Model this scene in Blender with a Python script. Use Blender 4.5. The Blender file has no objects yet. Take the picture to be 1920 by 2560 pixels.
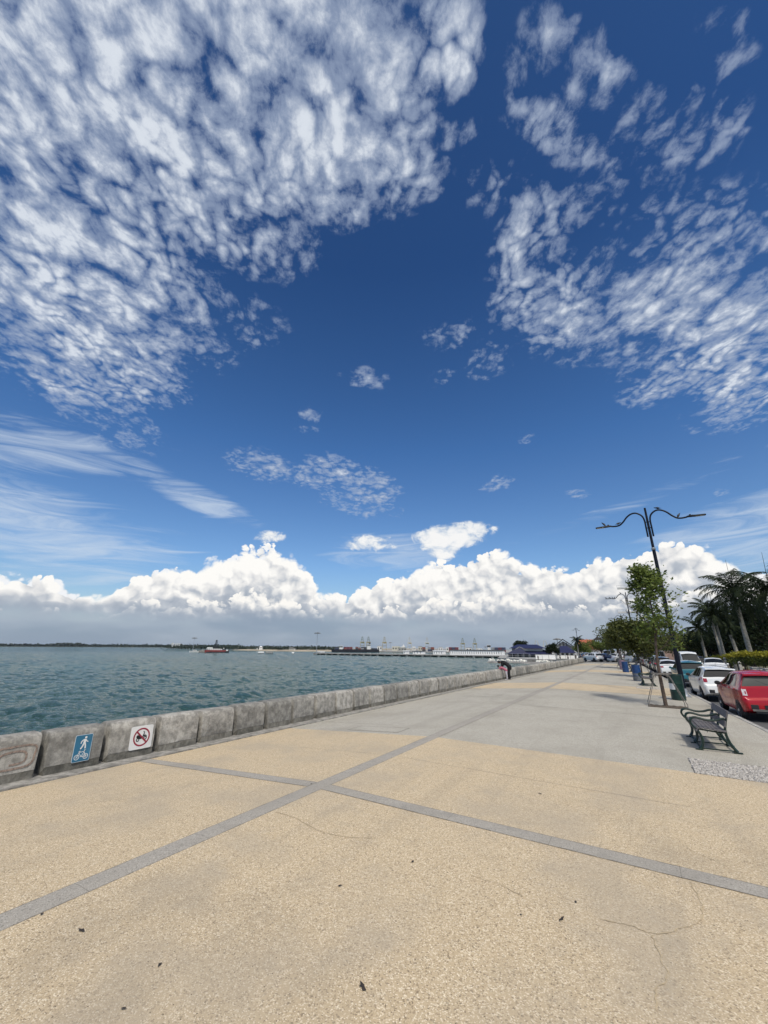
import bpy, bmesh, math, random
import numpy as np
from mathutils import Vector, Matrix
R = math.radians
scene = bpy.context.scene
COL = scene.collection

# ------------------------------------------------------------------ camera
EYE = 2.05                                   # phone held high above the paving
FPX, PITCH, YAW, ROLL = 1000.0, 18.70, 31.145, 0.29
_f = Vector((-math.sin(R(YAW))*math.cos(R(PITCH)), math.cos(R(YAW))*math.cos(R(PITCH)), math.sin(R(PITCH))))
_r0 = Vector((math.cos(R(YAW)), math.sin(R(YAW)), 0)); _u0 = _r0.cross(_f)
_r = _r0*math.cos(R(ROLL)) + _u0*math.sin(R(ROLL)); _u = _u0*math.cos(R(ROLL)) - _r0*math.sin(R(ROLL))
cam_d = bpy.data.cameras.new('camera'); cam = bpy.data.objects.new('camera', cam_d); COL.objects.link(cam)
cam.matrix_world = Matrix(((_r.x, _u.x, -_f.x, 0), (_r.y, _u.y, -_f.y, 0), (_r.z, _u.z, -_f.z, EYE), (0, 0, 0, 1)))
cam_d.sensor_fit = 'HORIZONTAL'; cam_d.sensor_width = 36; cam_d.lens = FPX/1920*36
cam_d.clip_start = 0.05; cam_d.clip_end = 60000
scene.camera = cam

def ray(px, py): return _f*FPX + _r*(px-960) - _u*(py-1280)
def gp(px, py, z=0.0):                      # surveyed point on the level z
    d = ray(px, py); return Vector((0, 0, EYE)) + d*((z-EYE)/d.z)
def atd(px, py, D):                         # surveyed point at horizontal distance D
    d = ray(px, py); return Vector((0, 0, EYE)) + d*(D/math.hypot(d.x, d.y))

scene.view_settings.view_transform = 'Standard'; scene.view_settings.look = 'None'
scene.view_settings.gamma = 1; scene.view_settings.use_curve_mapping = False
scene.view_settings.exposure = 0.0
scene.cycles.max_bounces = 6; scene.cycles.transparent_max_bounces = 8
scene.cycles.sample_clamp_indirect = 4.0

# ------------------------------------------------------------------ sun
SUN = Vector((0.38, -0.42, 0.82)).normalized()
sun_d = bpy.data.lights.new('sun', 'SUN'); sun = bpy.data.objects.new('sun', sun_d); COL.objects.link(sun)
sun_d.energy = 2.65; sun_d.angle = R(5.0); sun_d.color = (1.0, 0.955, 0.88)
sun.rotation_euler = SUN.to_track_quat('Z', 'Y').to_euler(); sun.location = (0, 0, 60)

# ------------------------------------------------------------------ node helpers
class S:
    """a float or vector socket with arithmetic"""
    def __init__(s, nt, sock): s.nt, s.k = nt, sock
    def _m(s, op, b, swap=False):
        n = s.nt.nodes.new('ShaderNodeMath'); n.operation = op
        for i, v in enumerate((b, s) if swap else (s, b)):
            if isinstance(v, S): s.nt.links.new(v.k, n.inputs[i])
            elif v is not None: n.inputs[i].default_value = v
        return S(s.nt, n.outputs[0])
    def __add__(s, b): return s._m('ADD', b)
    __radd__ = __add__
    def __sub__(s, b): return s._m('SUBTRACT', b)
    def __rsub__(s, b): return s._m('SUBTRACT', b, True)
    def __mul__(s, b): return s._m('MULTIPLY', b)
    __rmul__ = __mul__
    def __rtruediv__(s, b): return s._m('DIVIDE', b, True)
    def __truediv__(s, b): return s._m('DIVIDE', b)
    def max(s, b): return s._m('MAXIMUM', b)
    def min(s, b): return s._m('MINIMUM', b)
    def pow(s, b): return s._m('POWER', b)
    def abs(s): return s._m('ABSOLUTE', None)
    def atan2(s, b): return s._m('ARCTAN2', b)
    def asin(s): return s._m('ARCSINE', None)
    def frac(s): return s._m('FRACT', None)
    def step(s, a, b, lo=0.0, hi=1.0, smooth=True):
        n = s.nt.nodes.new('ShaderNodeMapRange'); n.interpolation_type = 'SMOOTHSTEP' if smooth else 'LINEAR'
        s.nt.links.new(s.k, n.inputs[0])
        for i, v in zip((1, 2, 3, 4), (a, b, lo, hi)):
            if isinstance(v, S): s.nt.links.new(v.k, n.inputs[i])
            else: n.inputs[i].default_value = v
        return S(s.nt, n.outputs[0])
def vec(nt, x, y, z=0.0):
    n = nt.nodes.new('ShaderNodeCombineXYZ')
    for i, v in enumerate((x, y, z)):
        if isinstance(v, S): nt.links.new(v.k, n.inputs[i])
        else: n.inputs[i].default_value = v
    return S(nt, n.outputs[0])
def sep(v):
    n = v.nt.nodes.new('ShaderNodeSeparateXYZ'); v.nt.links.new(v.k, n.inputs[0])
    return [S(v.nt, o) for o in n.outputs]
def noise(v, scale, detail=4, rough=0.55, dist=0.0, color=False, lac=2.0, dim='3D'):
    n = v.nt.nodes.new('ShaderNodeTexNoise'); n.noise_dimensions = dim; v.nt.links.new(v.k, n.inputs['Vector'])
    n.inputs['Scale'].default_value = scale; n.inputs['Detail'].default_value = detail
    n.inputs['Roughness'].default_value = rough; n.inputs['Distortion'].default_value = dist; n.inputs['Lacunarity'].default_value = lac
    return S(v.nt, n.outputs[1 if color else 0])
def voro(v, scale, feature='F1', detail=0.0, rough=0.5, smooth=None, out='Distance', dim='3D', rand=1.0):
    n = v.nt.nodes.new('ShaderNodeTexVoronoi'); n.voronoi_dimensions = dim; n.feature = feature; v.nt.links.new(v.k, n.inputs['Vector'])
    n.inputs['Scale'].default_value = scale; n.inputs['Detail'].default_value = detail; n.inputs['Roughness'].default_value = rough
    n.inputs['Randomness'].default_value = rand
    if smooth is not None: n.inputs['Smoothness'].default_value = smooth
    if detail: n.normalize = True
    return S(v.nt, n.outputs[out])
def vadd(a, b, scale=None):
    n = a.nt.nodes.new('ShaderNodeVectorMath'); n.operation = 'MULTIPLY_ADD'
    a.nt.links.new(b.k, n.inputs[0]); n.inputs[1].default_value = scale or (1, 1, 1); a.nt.links.new(a.k, n.inputs[2])
    return S(a.nt, n.outputs[0])
def mixc(nt, fac, a, b, mode='MIX'):
    n = nt.nodes.new('ShaderNodeMix'); n.data_type = 'RGBA'; n.blend_type = mode
    n.inputs[0].default_value = 1.0
    for key, v in ((0, fac), (6, a), (7, b)):
        if isinstance(v, S): nt.links.new(v.k, n.inputs[key])
        elif key == 0: n.inputs[0].default_value = v
        else: n.inputs[key].default_value = (*v, 1.0) if len(v) == 3 else v
    return S(nt, n.outputs[2])
def ramp(fac, pts):
    n = fac.nt.nodes.new('ShaderNodeValToRGB'); fac.nt.links.new(fac.k, n.inputs[0]); e = n.color_ramp.elements
    while len(e) < len(pts): e.new(0.5)
    for el, (p, c) in zip(e, pts): el.position = p; el.color = (*c, 1) if len(c) == 3 else c
    return S(fac.nt, n.outputs[0])
def curve(fac, pts):
    n = fac.nt.nodes.new('ShaderNodeFloatCurve'); fac.nt.links.new(fac.k, n.inputs[1]); c = n.mapping.curves[0]
    while len(c.points) < len(pts): c.points.new(0.5, 0.5)
    for p, (x, y) in zip(c.points, pts): p.location = (x, y); p.handle_type = 'AUTO'
    n.mapping.update(); return S(fac.nt, n.outputs[0])

# ------------------------------------------------------------------ world: blue sky, altocumulus sheet, cumulus bank over the strait
world = bpy.data.worlds.new('World'); scene.world = world; world.use_nodes = True
wn = world.node_tree; wn.nodes.clear()
BGS = 0.10
sky = wn.nodes.new('ShaderNodeTexSky'); sky.sky_type = 'NISHITA'; sky.sun_disc = False
sky.sun_elevation = math.asin(SUN.z); sky.sun_rotation = math.atan2(SUN.x, SUN.y)
sky.altitude = 0; sky.air_density = 1.0; sky.dust_density = 0.6; sky.ozone_density = 2.5
tc = wn.nodes.new('ShaderNodeTexCoord'); D = S(wn, tc.outputs['Generated'])
dx, dy, dz = sep(D)
zc = dz.max(0.0)
cy, sy = math.cos(R(31.145)), math.sin(R(31.145))
inv = 1.0/(zc + 0.03)
s_ = (dx*cy + dy*sy)*inv; t_ = (dy*cy - dx*sy)*inv     # cloud-deck coordinates, t along the cloud streets
P2 = vec(wn, s_, t_)
cov = None
BLOBS = [
  (-2.676, 0.124, -1.206, 0.198, 4.277, -1.843, 1.000),
  (-2.075, 1.115, -2.441, 1.963, 3.653, -0.909, 0.950),
  (-3.863, -0.343, -0.551, -0.482, 5.418, -2.530, 1.000),
  (-7.176, -3.968, 1.603, -6.010, 10.870, -3.896, 0.950),
  (1.928, 6.492, -3.373, 11.584, -3.440, 1.829, 0.950),
  (-1.771, 2.488, -3.713, 3.409, 2.427, 0.468, 0.800),
  (-2.204, 2.087, -4.364, 3.879, 4.097, -0.037, 0.750),
  (-1.481, 3.124, -5.098, 4.973, 2.358, 1.578, 0.600),
  (-5.579, 3.986, -4.914, 4.247, 5.944, -2.414, 0.900),
  (-2.541, -2.790, 0.563, -3.072, 2.798, -7.082, 0.600),
  (-5.108, -1.743, 2.735, -2.841, 8.329, -3.088, 0.270),
  (6.993, 2.149, -5.223, 3.850, -12.528, 3.506, 0.260),
  (-4.794, -0.384, 3.022, -0.512, 6.398, -4.342, 0.252),
  (-12.080, 1.451, 6.281, 1.962, 16.343, -9.960, 0.400),
  (2.014, 2.480, -4.824, 3.316, -2.693, -0.491, 0.588),
  (-9.000, -5.785, 7.409, -7.674, 11.940, -6.796, 0.504),
  (-9.075, -0.725, 5.283, -1.084, 13.572, -10.692, 0.420),
  (-1.210, 9.544, -10.001, 10.924, 1.385, 2.917, 0.450),
  (6.649, 16.424, -10.379, 18.432, -7.461, 3.249, 0.400),
  (-8.120, -4.106, 1.840, -4.684, 9.261, -6.422, 0.850),
  (-3.464, 10.926, -9.338, 12.498, 3.963, -0.179, 0.600),
  (-15.384, 3.525, 0.014, 4.469, 19.503, -8.127, 0.750),
  (-20.326, -5.659, 5.516, -7.135, 25.629, -12.419, 0.550),
  (-10.073, -1.352, 3.837, -2.846, 21.205, -7.549, 0.720),
  (9.443, 16.414, -9.306, 37.987, -21.854, 1.468, 0.550),
  (-7.951, -2.491, 3.947, -5.793, 18.489, -7.494, 0.680),
  (7.866, 14.697, -10.794, 23.087, -12.356, -5.409, 0.620),
  (-1.782, 14.277, -8.652, 16.215, 2.024, -4.636, 0.521),
  (7.774, 4.943, -6.353, 5.999, -9.436, 4.425, 0.588),
  (6.025, 9.773, -8.729, 14.752, -9.095, -1.534, 0.420),
  (-12.087, -3.791, 8.241, -8.651, 27.584, -5.023, 0.500),
  (-10.788, 7.536, 3.331, 8.268, 11.837, -11.488, 0.420),
  (2.037, 6.726, -6.696, 10.290, -3.116, -0.764, 0.605),
  (2.516, 4.957, -6.070, 8.291, -4.208, -0.012, 0.605),
  (-3.451, 2.925, -0.447, 3.145, 3.711, -5.775, 0.672),
  (2.720, 1.923, -4.022, 2.893, -4.091, 0.857, 0.672),
  (2.044, 1.985, -4.865, 3.644, -3.752, -0.378, 0.714),
  (1.385, 5.601, -8.409, 6.894, -1.705, -5.073, 0.504),
  (2.516, 2.968, -7.776, 4.599, -3.900, -1.110, 0.588),
  (-9.521, 4.116, -2.487, 6.029, 13.947, -15.862, 0.600),
  (2.462, 9.327, -11.691, 11.419, -3.014, -0.565, 0.462),
  (-9.103, 10.379, -11.088, 13.697, 12.013, -17.801, 0.450),
  (-5.893, 10.531, -13.926, 11.220, 6.279, -7.117, 0.620),
  (-1.035, 10.705, -16.904, 15.930, 1.541, 3.075, 0.620),
  (-0.411, -4.197, 7.995, -6.277, 0.614, -5.540, 0.700),
  (-2.194, 3.374, -7.745, 4.694, 3.052, -4.574, 0.720),
  (0.806, 3.314, -7.387, 4.848, -1.179, 3.057, 0.620),
  (-2.021, -1.935, 4.636, -2.998, 3.131, -8.477, 0.500),
  (-3.674, 5.644, -8.411, 9.905, 6.448, -1.560, 0.400),
  (-3.670, 9.287, -10.494, 11.869, 4.690, 2.026, 0.400),
  (-0.679, -3.054, 3.883, -4.949, 1.101, -7.636, 0.420),
  (11.298, 14.697, -32.160, 15.008, -11.537, 9.136, 0.462),
  (-2.099, 6.542, -13.035, 9.261, 2.972, -12.541, 0.550),
  (8.838, 5.922, -24.332, 7.020, -10.478, 15.910, 0.600),
  (8.526, 6.174, -31.618, 10.234, -14.133, 10.591, 0.550),
]

warp = noise(P2, 3.0, 3, 0.6, color=True, dim='2D')
Pw = vadd(P2, warp, (0.16, 0.16, 0))
ws, wt, _ = sep(Pw); ws = ws - 0.08; wt = wt - 0.08
for a, b, c, d, e, f, w in BLOBS:
    u = ws*a + wt*b + c; v = ws*d + wt*e + f
    m = (u*u + v*v).step(1.4, 0.35, 0.0, w, smooth=False)
    cov = m if cov is None else (cov + m - cov*m)
# altocumulus texture: cells and streaks
Pa = vec(wn, s_*1.1 + t_*0.1, t_*0.95 - s_*0.1)
Pb = vadd(Pa, warp, (0.07, 0.07, 0))
n1 = noise(Pa, 5.6, 5, 0.6, 0.2, dim='2D')
n2 = noise(Pb, 26.0, 6, 0.66, 0.10, dim='2D')
Pc2 = vadd(Pb, noise(Pa, 9.0, 2, 0.5, color=True, dim='2D'), (0.10, 0.10, 0))
cell = voro(Pc2, 13.0, 'F1', dim='2D'); cell = cell*cell
cel2 = voro(Pc2, 29.0, 'F1', dim='2D'); cel2 = cel2*cel2
bigv = noise(P2, 1.9, 3, 0.5, 0.2, dim='2D').step(0.34, 0.66)
fur = noise(vec(wn, s_*1.9 + t_*0.5, t_*0.8 - s_*0.2), 5.0, 4, 0.55, 0.25, dim='2D')
tex = n1*0.60 + n2*0.60 + (0.26 - cell)*(bigv*0.62 + 0.22) + (0.22 - cel2)*((1.0 - bigv)*0.62 + 0.10) + (fur - 0.5)*0.40
lo = cov*0.80 + tex
dens = lo.step(1.14, 1.46)
thick = lo.step(1.28, 1.78)
lum = (fur - 0.5)*0.4 + (n2 - 0.5)*0.9 + (n1 - 0.5)*0.4 - (cell - 0.2)*0.5 - (cel2 - 0.2)*0.25
dens = dens*dz.step(0.05, 0.2)*cov.step(0.03, 0.25)
# high veils near the horizon (smooth cirrus)
az = dx.atan2(dy); el = zc.asin()                     # radians
azn = (az + 1.75)/3.0                                 # 0..1 for -100..+72 degrees
Pc = vec(wn, az*3.0 + el*5.0, el*24.0 - az*1.6)
vn = noise(Pc, 1.5, 6, 0.62, 0.8, dim='2D')
def lobe(a0, e0, ra, re, tilt=0.0):
    da = (az - R(a0)); de = (el - R(e0)) - da*tilt
    da = da*(1/R(ra)); de = de*(1/R(re))
    return (da*da + de*de).step(1.0, 0.0)
vl = (lobe(-77, 12.5, 26, 7, -0.12) + lobe(-73, 21, 13, 3.8, 0.05)*0.9 + lobe(-57, 18.5, 10, 2.6, -0.25)*1.0 + lobe(14, 12, 16, 5.5, 0.1)*0.9 + lobe(-30, 13, 14, 4, 0)*0.75 + lobe(2, 17, 22, 1.2, 0.22)*0.5).min(1.0)
veil = (vl*0.8 + (vn - 0.5)*1.7 - 0.22).step(0.0, 1.0)*vl.step(0.0, 0.3)
# clear sky
skyc = S(wn, sky.outputs[0])
skyc = mixc(wn, 1.0, skyc, ramp(el*(1/R(90)), [(0.0, (1.0, 1.0, 1.0)), (0.12, (0.83, 1.05, 1.26)), (0.3, (0.50, 0.85, 1.20)), (0.55, (0.27, 0.53, 0.85)), (1.0, (0.26, 0.46, 0.70))]), 'MULTIPLY')
k_ = 1.0/BGS
def C3(r, g, b): return (r*k_, g*k_, b*k_)
aclr = mixc(wn, (thick + lum).min(1.0).max(0.0), C3(0.32, 0.39, 0.53), C3(0.74, 0.79, 0.86))
wisp = (lo + (n2 - 0.5)*0.7 + (n1 - 0.5)*0.3).step(0.86, 1.40)*cov.step(0.0, 0.3)*dz.step(0.05, 0.2)
out = mixc(wn, wisp*0.42, skyc, C3(0.42, 0.50, 0.65))
out = mixc(wn, dens*(thick*0.42 + 0.50)*cov.step(0.25, 0.95, 0.62, 1.0), out, aclr)
out = mixc(wn, veil*0.72, out, C3(0.62, 0.71, 0.82))
fl_ = (lobe(-21.0, 15.2, 7.5, 2.3, 0.06) + lobe(-22.6, 13.4, 3.4, 2.2, 0.0)*0.9 + lobe(-33.5, 14.2, 5.5, 1.6, 0.0)*0.62 + lobe(-47.5, 14.5, 3.0, 1.1, 0.1)*0.75).min(1.0)
fn = noise(vec(wn, az*1.0, el*1.5), 22.0, 6, 0.62, 0.3, dim='2D')
fr = (fl_*0.95 + (fn - 0.5)*2.0 - 0.20)*fl_.step(0.0, 0.2)
out = mixc(wn, fr.step(0.0, 0.5)*0.95, out, mixc(wn, (fr*0.7 + (fn - 0.5)*0.6).step(0.05, 0.65), C3(0.60, 0.68, 0.78), C3(0.97, 0.96, 0.94)))
# cumulus bank: profile of its tops over azimuth, cauliflower edges, sunlit heads and grey bases
PROF = [(-100, 6.0), (-74.7, 6.3), (-70.3, 6.9), (-67, 5.2), (-62.7, 8.6), (-58.7, 9.3), (-55.6, 10.6), (-51.2, 12.3), (-48.9, 13.2), (-45.6, 12.2), (-42.9, 11.6), (-41, 8.6), (-39.5, 7.0), (-36.3, 6.6), (-34.6, 8.0), (-29.7, 9.2), (-26.4, 10.2), (-23, 11.7), (-19.8, 11.8), (-14.6, 12.6), (-12.3, 11.2), (-8.8, 10.2), (-5, 9.7), (-2.2, 10.4), (1.8, 10.6), (5.2, 11.4), (8.2, 11.0), (9.6, 9.6), (14, 8.4), (30, 8.5), (72, 6)]
top = curve(azn, [((R(a)+1.75)/3.0, e/20.0) for a, e in PROF])*R(20)
def bank(out, top, scale, amp, seed, bright, base_el, shade, thin=0.0):
    p = vec(wn, az + seed, el*1.15)
    wv = noise(p, scale*0.8, 3, 0.55, color=True, dim='2D')
    pw = vadd(p, wv, (0.6/scale, 0.6/scale, 0))
    def bil(q, fine=True):
        v0 = voro(q, scale*0.42, dim='2D'); v1 = voro(q, scale, dim='2D'); v2 = voro(q, scale*2.4, dim='2D')
        r = 1.02 - (v0*v0*0.45 + v1*v1*0.58 + v2*v2*0.42)
        if fine: v3 = voro(q, scale*5.6, dim='2D'); r = r - v3*v3*0.16
        return r
    b0 = bil(pw)
    b1 = bil(vadd(pw, vec(wn, 0.22/scale, 0.36/scale, 0)), False)
    relief = b0 - b1
    h = top + (b0 - 0.70)*amp - el
    n = noise(p, scale*0.35, 4, 0.6, dim='2D')
    a = h.step(0.0, n.step(0.4, 0.75)*R(1.1) + R(0.16))
    if thin: a = a*thin
    depth = (h/(top - R(base_el) + R(1.5))).min(1.0).max(0.0)
    lit = (1.02 - depth*shade - el.step(R(6.4), R(2.6))*0.55 + relief*0.95 + (n - 0.5)*0.95 - az.step(R(-25), R(0))*0.10 + (b0 - 0.66)*0.35).min(1.0).max(0.0)
    col = ramp(lit, [(0.0, C3(0.36, 0.41, 0.49)), (0.35, C3(0.50, 0.54, 0.60)), (0.65, C3(0.80, 0.80, 0.80)), (0.9, C3(*bright)), (1.0, C3(1.0*bright[0], bright[1], bright[2]))])
    fade = (el + (n - 0.5)*R(3.2)).step(R(1.5), R(5.2))
    return mixc(wn, a*fade, out, col)
topb = (top*0.86 + (noise(vec(wn, az, 3.3), 9.0, 2, dim='2D') - 0.5)*R(5))
out = bank(out, topb + R(0.6), 24.0, R(3.2), 7.7, (0.90, 0.92, 0.95), 3.0, 0.75)
out = bank(out, top, 20.0, R(3.4), 1.3, (1.0, 0.985, 0.95), 3.6, 0.85)
topf = (top*0.52 + (noise(vec(wn, az, 9.1), 12.0, 3, dim='2D') - 0.5)*R(4.5))
out = bank(out, topf, 30.0, R(2.6), 4.1, (0.99, 0.965, 0.92), 3.4, 0.8)
# rain-grey air under the bank
hz = noise(vec(wn, az*2.0, el*9.0), 1.5, 3, dim='2D')
hazec = mixc(wn, hz.step(0.3, 0.7), C3(0.27, 0.345, 0.45), C3(0.39, 0.455, 0.55))
out = mixc(wn, (el + (hz - 0.5)*R(2.2)).step(R(5.4), R(2.0))*0.92, out, hazec)
# bright cloud veil added round the sun, out of view, to fill the shadows
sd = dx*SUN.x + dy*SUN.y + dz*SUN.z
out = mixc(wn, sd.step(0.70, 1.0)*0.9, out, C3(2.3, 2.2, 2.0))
# below the horizon
out = mixc(wn, dz.step(0.0, -0.02), out, C3(0.10, 0.16, 0.17))
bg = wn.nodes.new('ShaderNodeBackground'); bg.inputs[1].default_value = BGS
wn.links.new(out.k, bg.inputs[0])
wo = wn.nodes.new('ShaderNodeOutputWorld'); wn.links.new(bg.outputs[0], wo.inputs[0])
world.cycles.sampling_method = 'MANUAL'; world.cycles.sample_map_resolution = 512

# ------------------------------------------------------------------ mesh + object helpers
rng = np.random.default_rng(11); random.seed(5)
def link(o, parent=None):
    COL.objects.link(o)
    if parent is not None: o.parent = parent
    return o
def tag(o, label=None, cat=None, group=None, kind=None):
    for k, v in (('label', label), ('category', cat), ('group', group), ('kind', kind)):
        if v: o[k] = v
    return o
def thing(name, label, cat, loc=(0, 0, 0), rz=0.0, group=None, kind=None):
    o = bpy.data.objects.new(name, None); link(o); o.empty_display_size = .2
    o.location = loc; o.rotation_euler = (0, 0, rz)
    return tag(o, label, cat, group, kind)
def copy_tree(o, parent=None):
    c = o.copy(); COL.objects.link(c)
    if parent is not None: c.parent = parent
    for ch in list(o.children): copy_tree(ch, c)
    return c
class MB:
    def __init__(s): s.v, s.f, s.m = [], [], []
    def add(s, vs, fs, m=0):
        n = len(s.v); s.v += [tuple(v) for v in vs]; s.f += [tuple(i+n for i in f) for f in fs]; s.m += [m]*len(fs); return s
    def box(s, c, d, rz=0.0, m=0, top=None):
        """box of size d at centre c; top=(sx, sy) scales the upper face"""
        x, y, z = d[0]/2, d[1]/2, d[2]/2; sx, sy = top or (1, 1)
        p = [(-x, -y, -z), (x, -y, -z), (x, y, -z), (-x, y, -z), (-x*sx, -y*sy, z), (x*sx, -y*sy, z), (x*sx, y*sy, z), (-x*sx, y*sy, z)]
        ca, sa = math.cos(rz), math.sin(rz)
        return s.add([(c[0]+a*ca-b*sa, c[1]+a*sa+b*ca, c[2]+e) for a, b, e in p], [(0, 3, 2, 1), (4, 5, 6, 7), (0, 1, 5, 4), (1, 2, 6, 5), (2, 3, 7, 6), (3, 0, 4, 7)], m)
    def tube(s, pts, r, n=8, m=0, caps=True, flat=1.0, up=None):
        pts = [Vector(p) for p in pts]; k = len(pts)
        rr = [r]*k if not hasattr(r, '__len__') else list(r)
        t0 = (pts[1]-pts[0]).normalized()
        a = up or (Vector((0, 0, 1)) if abs(t0.z) < .9 else Vector((1, 0, 0)))
        nx = t0.cross(Vector(a)).normalized(); vs = []
        for i, p in enumerate(pts):
            t = (pts[min(i+1, k-1)]-pts[max(i-1, 0)]).normalized()
            nx = (nx - t*nx.dot(t)).normalized(); ny = t.cross(nx)
            for j in range(n):
                an = 2*math.pi*j/n; vs.append(p + nx*(math.cos(an)*rr[i]) + ny*(math.sin(an)*rr[i]*flat))
        fs = [(i*n+j, i*n+(j+1) % n, (i+1)*n+(j+1) % n, (i+1)*n+j) for i in range(k-1) for j in range(n)]
        if caps: fs += [tuple(range(n-1, -1, -1)), tuple((k-1)*n+j for j in range(n))]
        return s.add(vs, fs, m)
    def lathe(s, prof, n=20, c=(0, 0, 0), m=0, caps=True):
        vs = [(c[0]+r*math.cos(2*math.pi*j/n), c[1]+r*math.sin(2*math.pi*j/n), c[2]+z) for r, z in prof for j in range(n)]
        k = len(prof); fs = [(i*n+j, i*n+(j+1) % n, (i+1)*n+(j+1) % n, (i+1)*n+j) for i in range(k-1) for j in range(n)]
        if caps: fs += [tuple(range(n-1, -1, -1)), tuple((k-1)*n+j for j in range(n))]
        return s.add(vs, fs, m)
    def loft(s, rings, m=0, closed=True, caps=True):
        n = len(rings[0]); k = len(rings); vs = [p for r in rings for p in r]
        fs = [(i*n+j, i*n+(j+1) % n, (i+1)*n+(j+1) % n, (i+1)*n+j) for i in range(k-1) for j in range(n if closed else n-1)]
        if caps and closed: fs += [tuple(range(n-1, -1, -1)), tuple((k-1)*n+j for j in range(n))]
        return s.add(vs, fs, m)
    def prism(s, poly, fn, m=0):
        """extrude a 2-D outline: fn(a, b, k) -> point for k = 0 (near) and 1 (far)"""
        n = len(poly); vs = [fn(a, b, 0) for a, b in poly] + [fn(a, b, 1) for a, b in poly]
        return s.add(vs, [tuple(range(n)), tuple(range(2*n-1, n-1, -1))] + [(j, n+j, n+(j+1) % n, (j+1) % n) for j in range(n)], m)
    def ball(s, c, r, n=10, k=6, m=0):
        c = Vector(c); r = r if hasattr(r, '__len__') else (r, r, r)
        vs = [(c.x, c.y, c.z-r[2])]
        for i in range(1, k):
            th = math.pi*i/k
            vs += [(c.x+r[0]*math.sin(th)*math.cos(2*math.pi*j/n), c.y+r[1]*math.sin(th)*math.sin(2*math.pi*j/n), c.z-r[2]*math.cos(th)) for j in range(n)]
        vs.append((c.x, c.y, c.z+r[2])); L = len(vs)-1
        fs = [(0, 1+(j+1) % n, 1+j) for j in range(n)] + [(L, L-n+j, L-n+(j+1) % n) for j in range(n)]
        fs += [(1+i*n+j, 1+i*n+(j+1) % n, 1+(i+1)*n+(j+1) % n, 1+(i+1)*n+j) for i in range(k-2) for j in range(n)]
        return s.add(vs, fs, m)
    def build(s, name, mats, parent=None, smooth=None, bevel=0.0, seg=2, loc=None, fix=True):
        me = bpy.data.meshes.new(name); me.from_pydata([tuple(v) for v in s.v], [], s.f)
        for mt in (mats if isinstance(mats, (list, tuple)) else [mats]): me.materials.append(mt)
        me.polygons.foreach_set('material_index', s.m)
        if fix:
            b = bmesh.new(); b.from_mesh(me); bmesh.ops.recalc_face_normals(b, faces=b.faces); b.to_mesh(me); b.free()
        if smooth:
            me.polygons.foreach_set('use_smooth', [True]*len(me.polygons)); me.set_sharp_from_angle(angle=R(smooth))
        me.update()
        o = bpy.data.objects.new(name, me); link(o, parent)
        if loc is not None: o.location = loc
        if bevel:
            md = o.modifiers.new('bevel', 'BEVEL'); md.width = bevel; md.segments = seg; md.limit_method = 'ANGLE'; md.angle_limit = R(35)
        return o
def np_mesh(name, V, F, mat, parent=None, smooth=False):
    me = bpy.data.meshes.new(name); V = np.asarray(V, np.float32); F = np.asarray(F, np.int32); k = F.shape[1]
    me.vertices.add(len(V)); me.vertices.foreach_set('co', V.ravel())
    me.loops.add(F.size); me.loops.foreach_set('vertex_index', F.ravel())
    me.polygons.add(len(F)); me.polygons.foreach_set('loop_start', np.arange(0, F.size, k, dtype=np.int32))
    if smooth: me.polygons.foreach_set('use_smooth', np.ones(len(F), bool))
    for mt in (mat if isinstance(mat, (list, tuple)) else [mat]): me.materials.append(mt)
    me.update(calc_edges=True); me.validate()
    return link(bpy.data.objects.new(name, me), parent)
def bez(p, n=12):
    """smooth Catmull-Rom path through p"""
    p = [Vector(q) for q in p]; out = []
    for i in range(len(p)-1):
        a, b, c, d = p[max(i-1, 0)], p[i], p[i+1], p[min(i+2, len(p)-1)]
        for k in range(n):
            t = k/n; out.append(.5*((2*b)+(c-a)*t+(2*a-5*b+4*c-d)*t*t+(3*b-a-3*c+d)*t**3))
    return out+[p[-1]]

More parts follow.
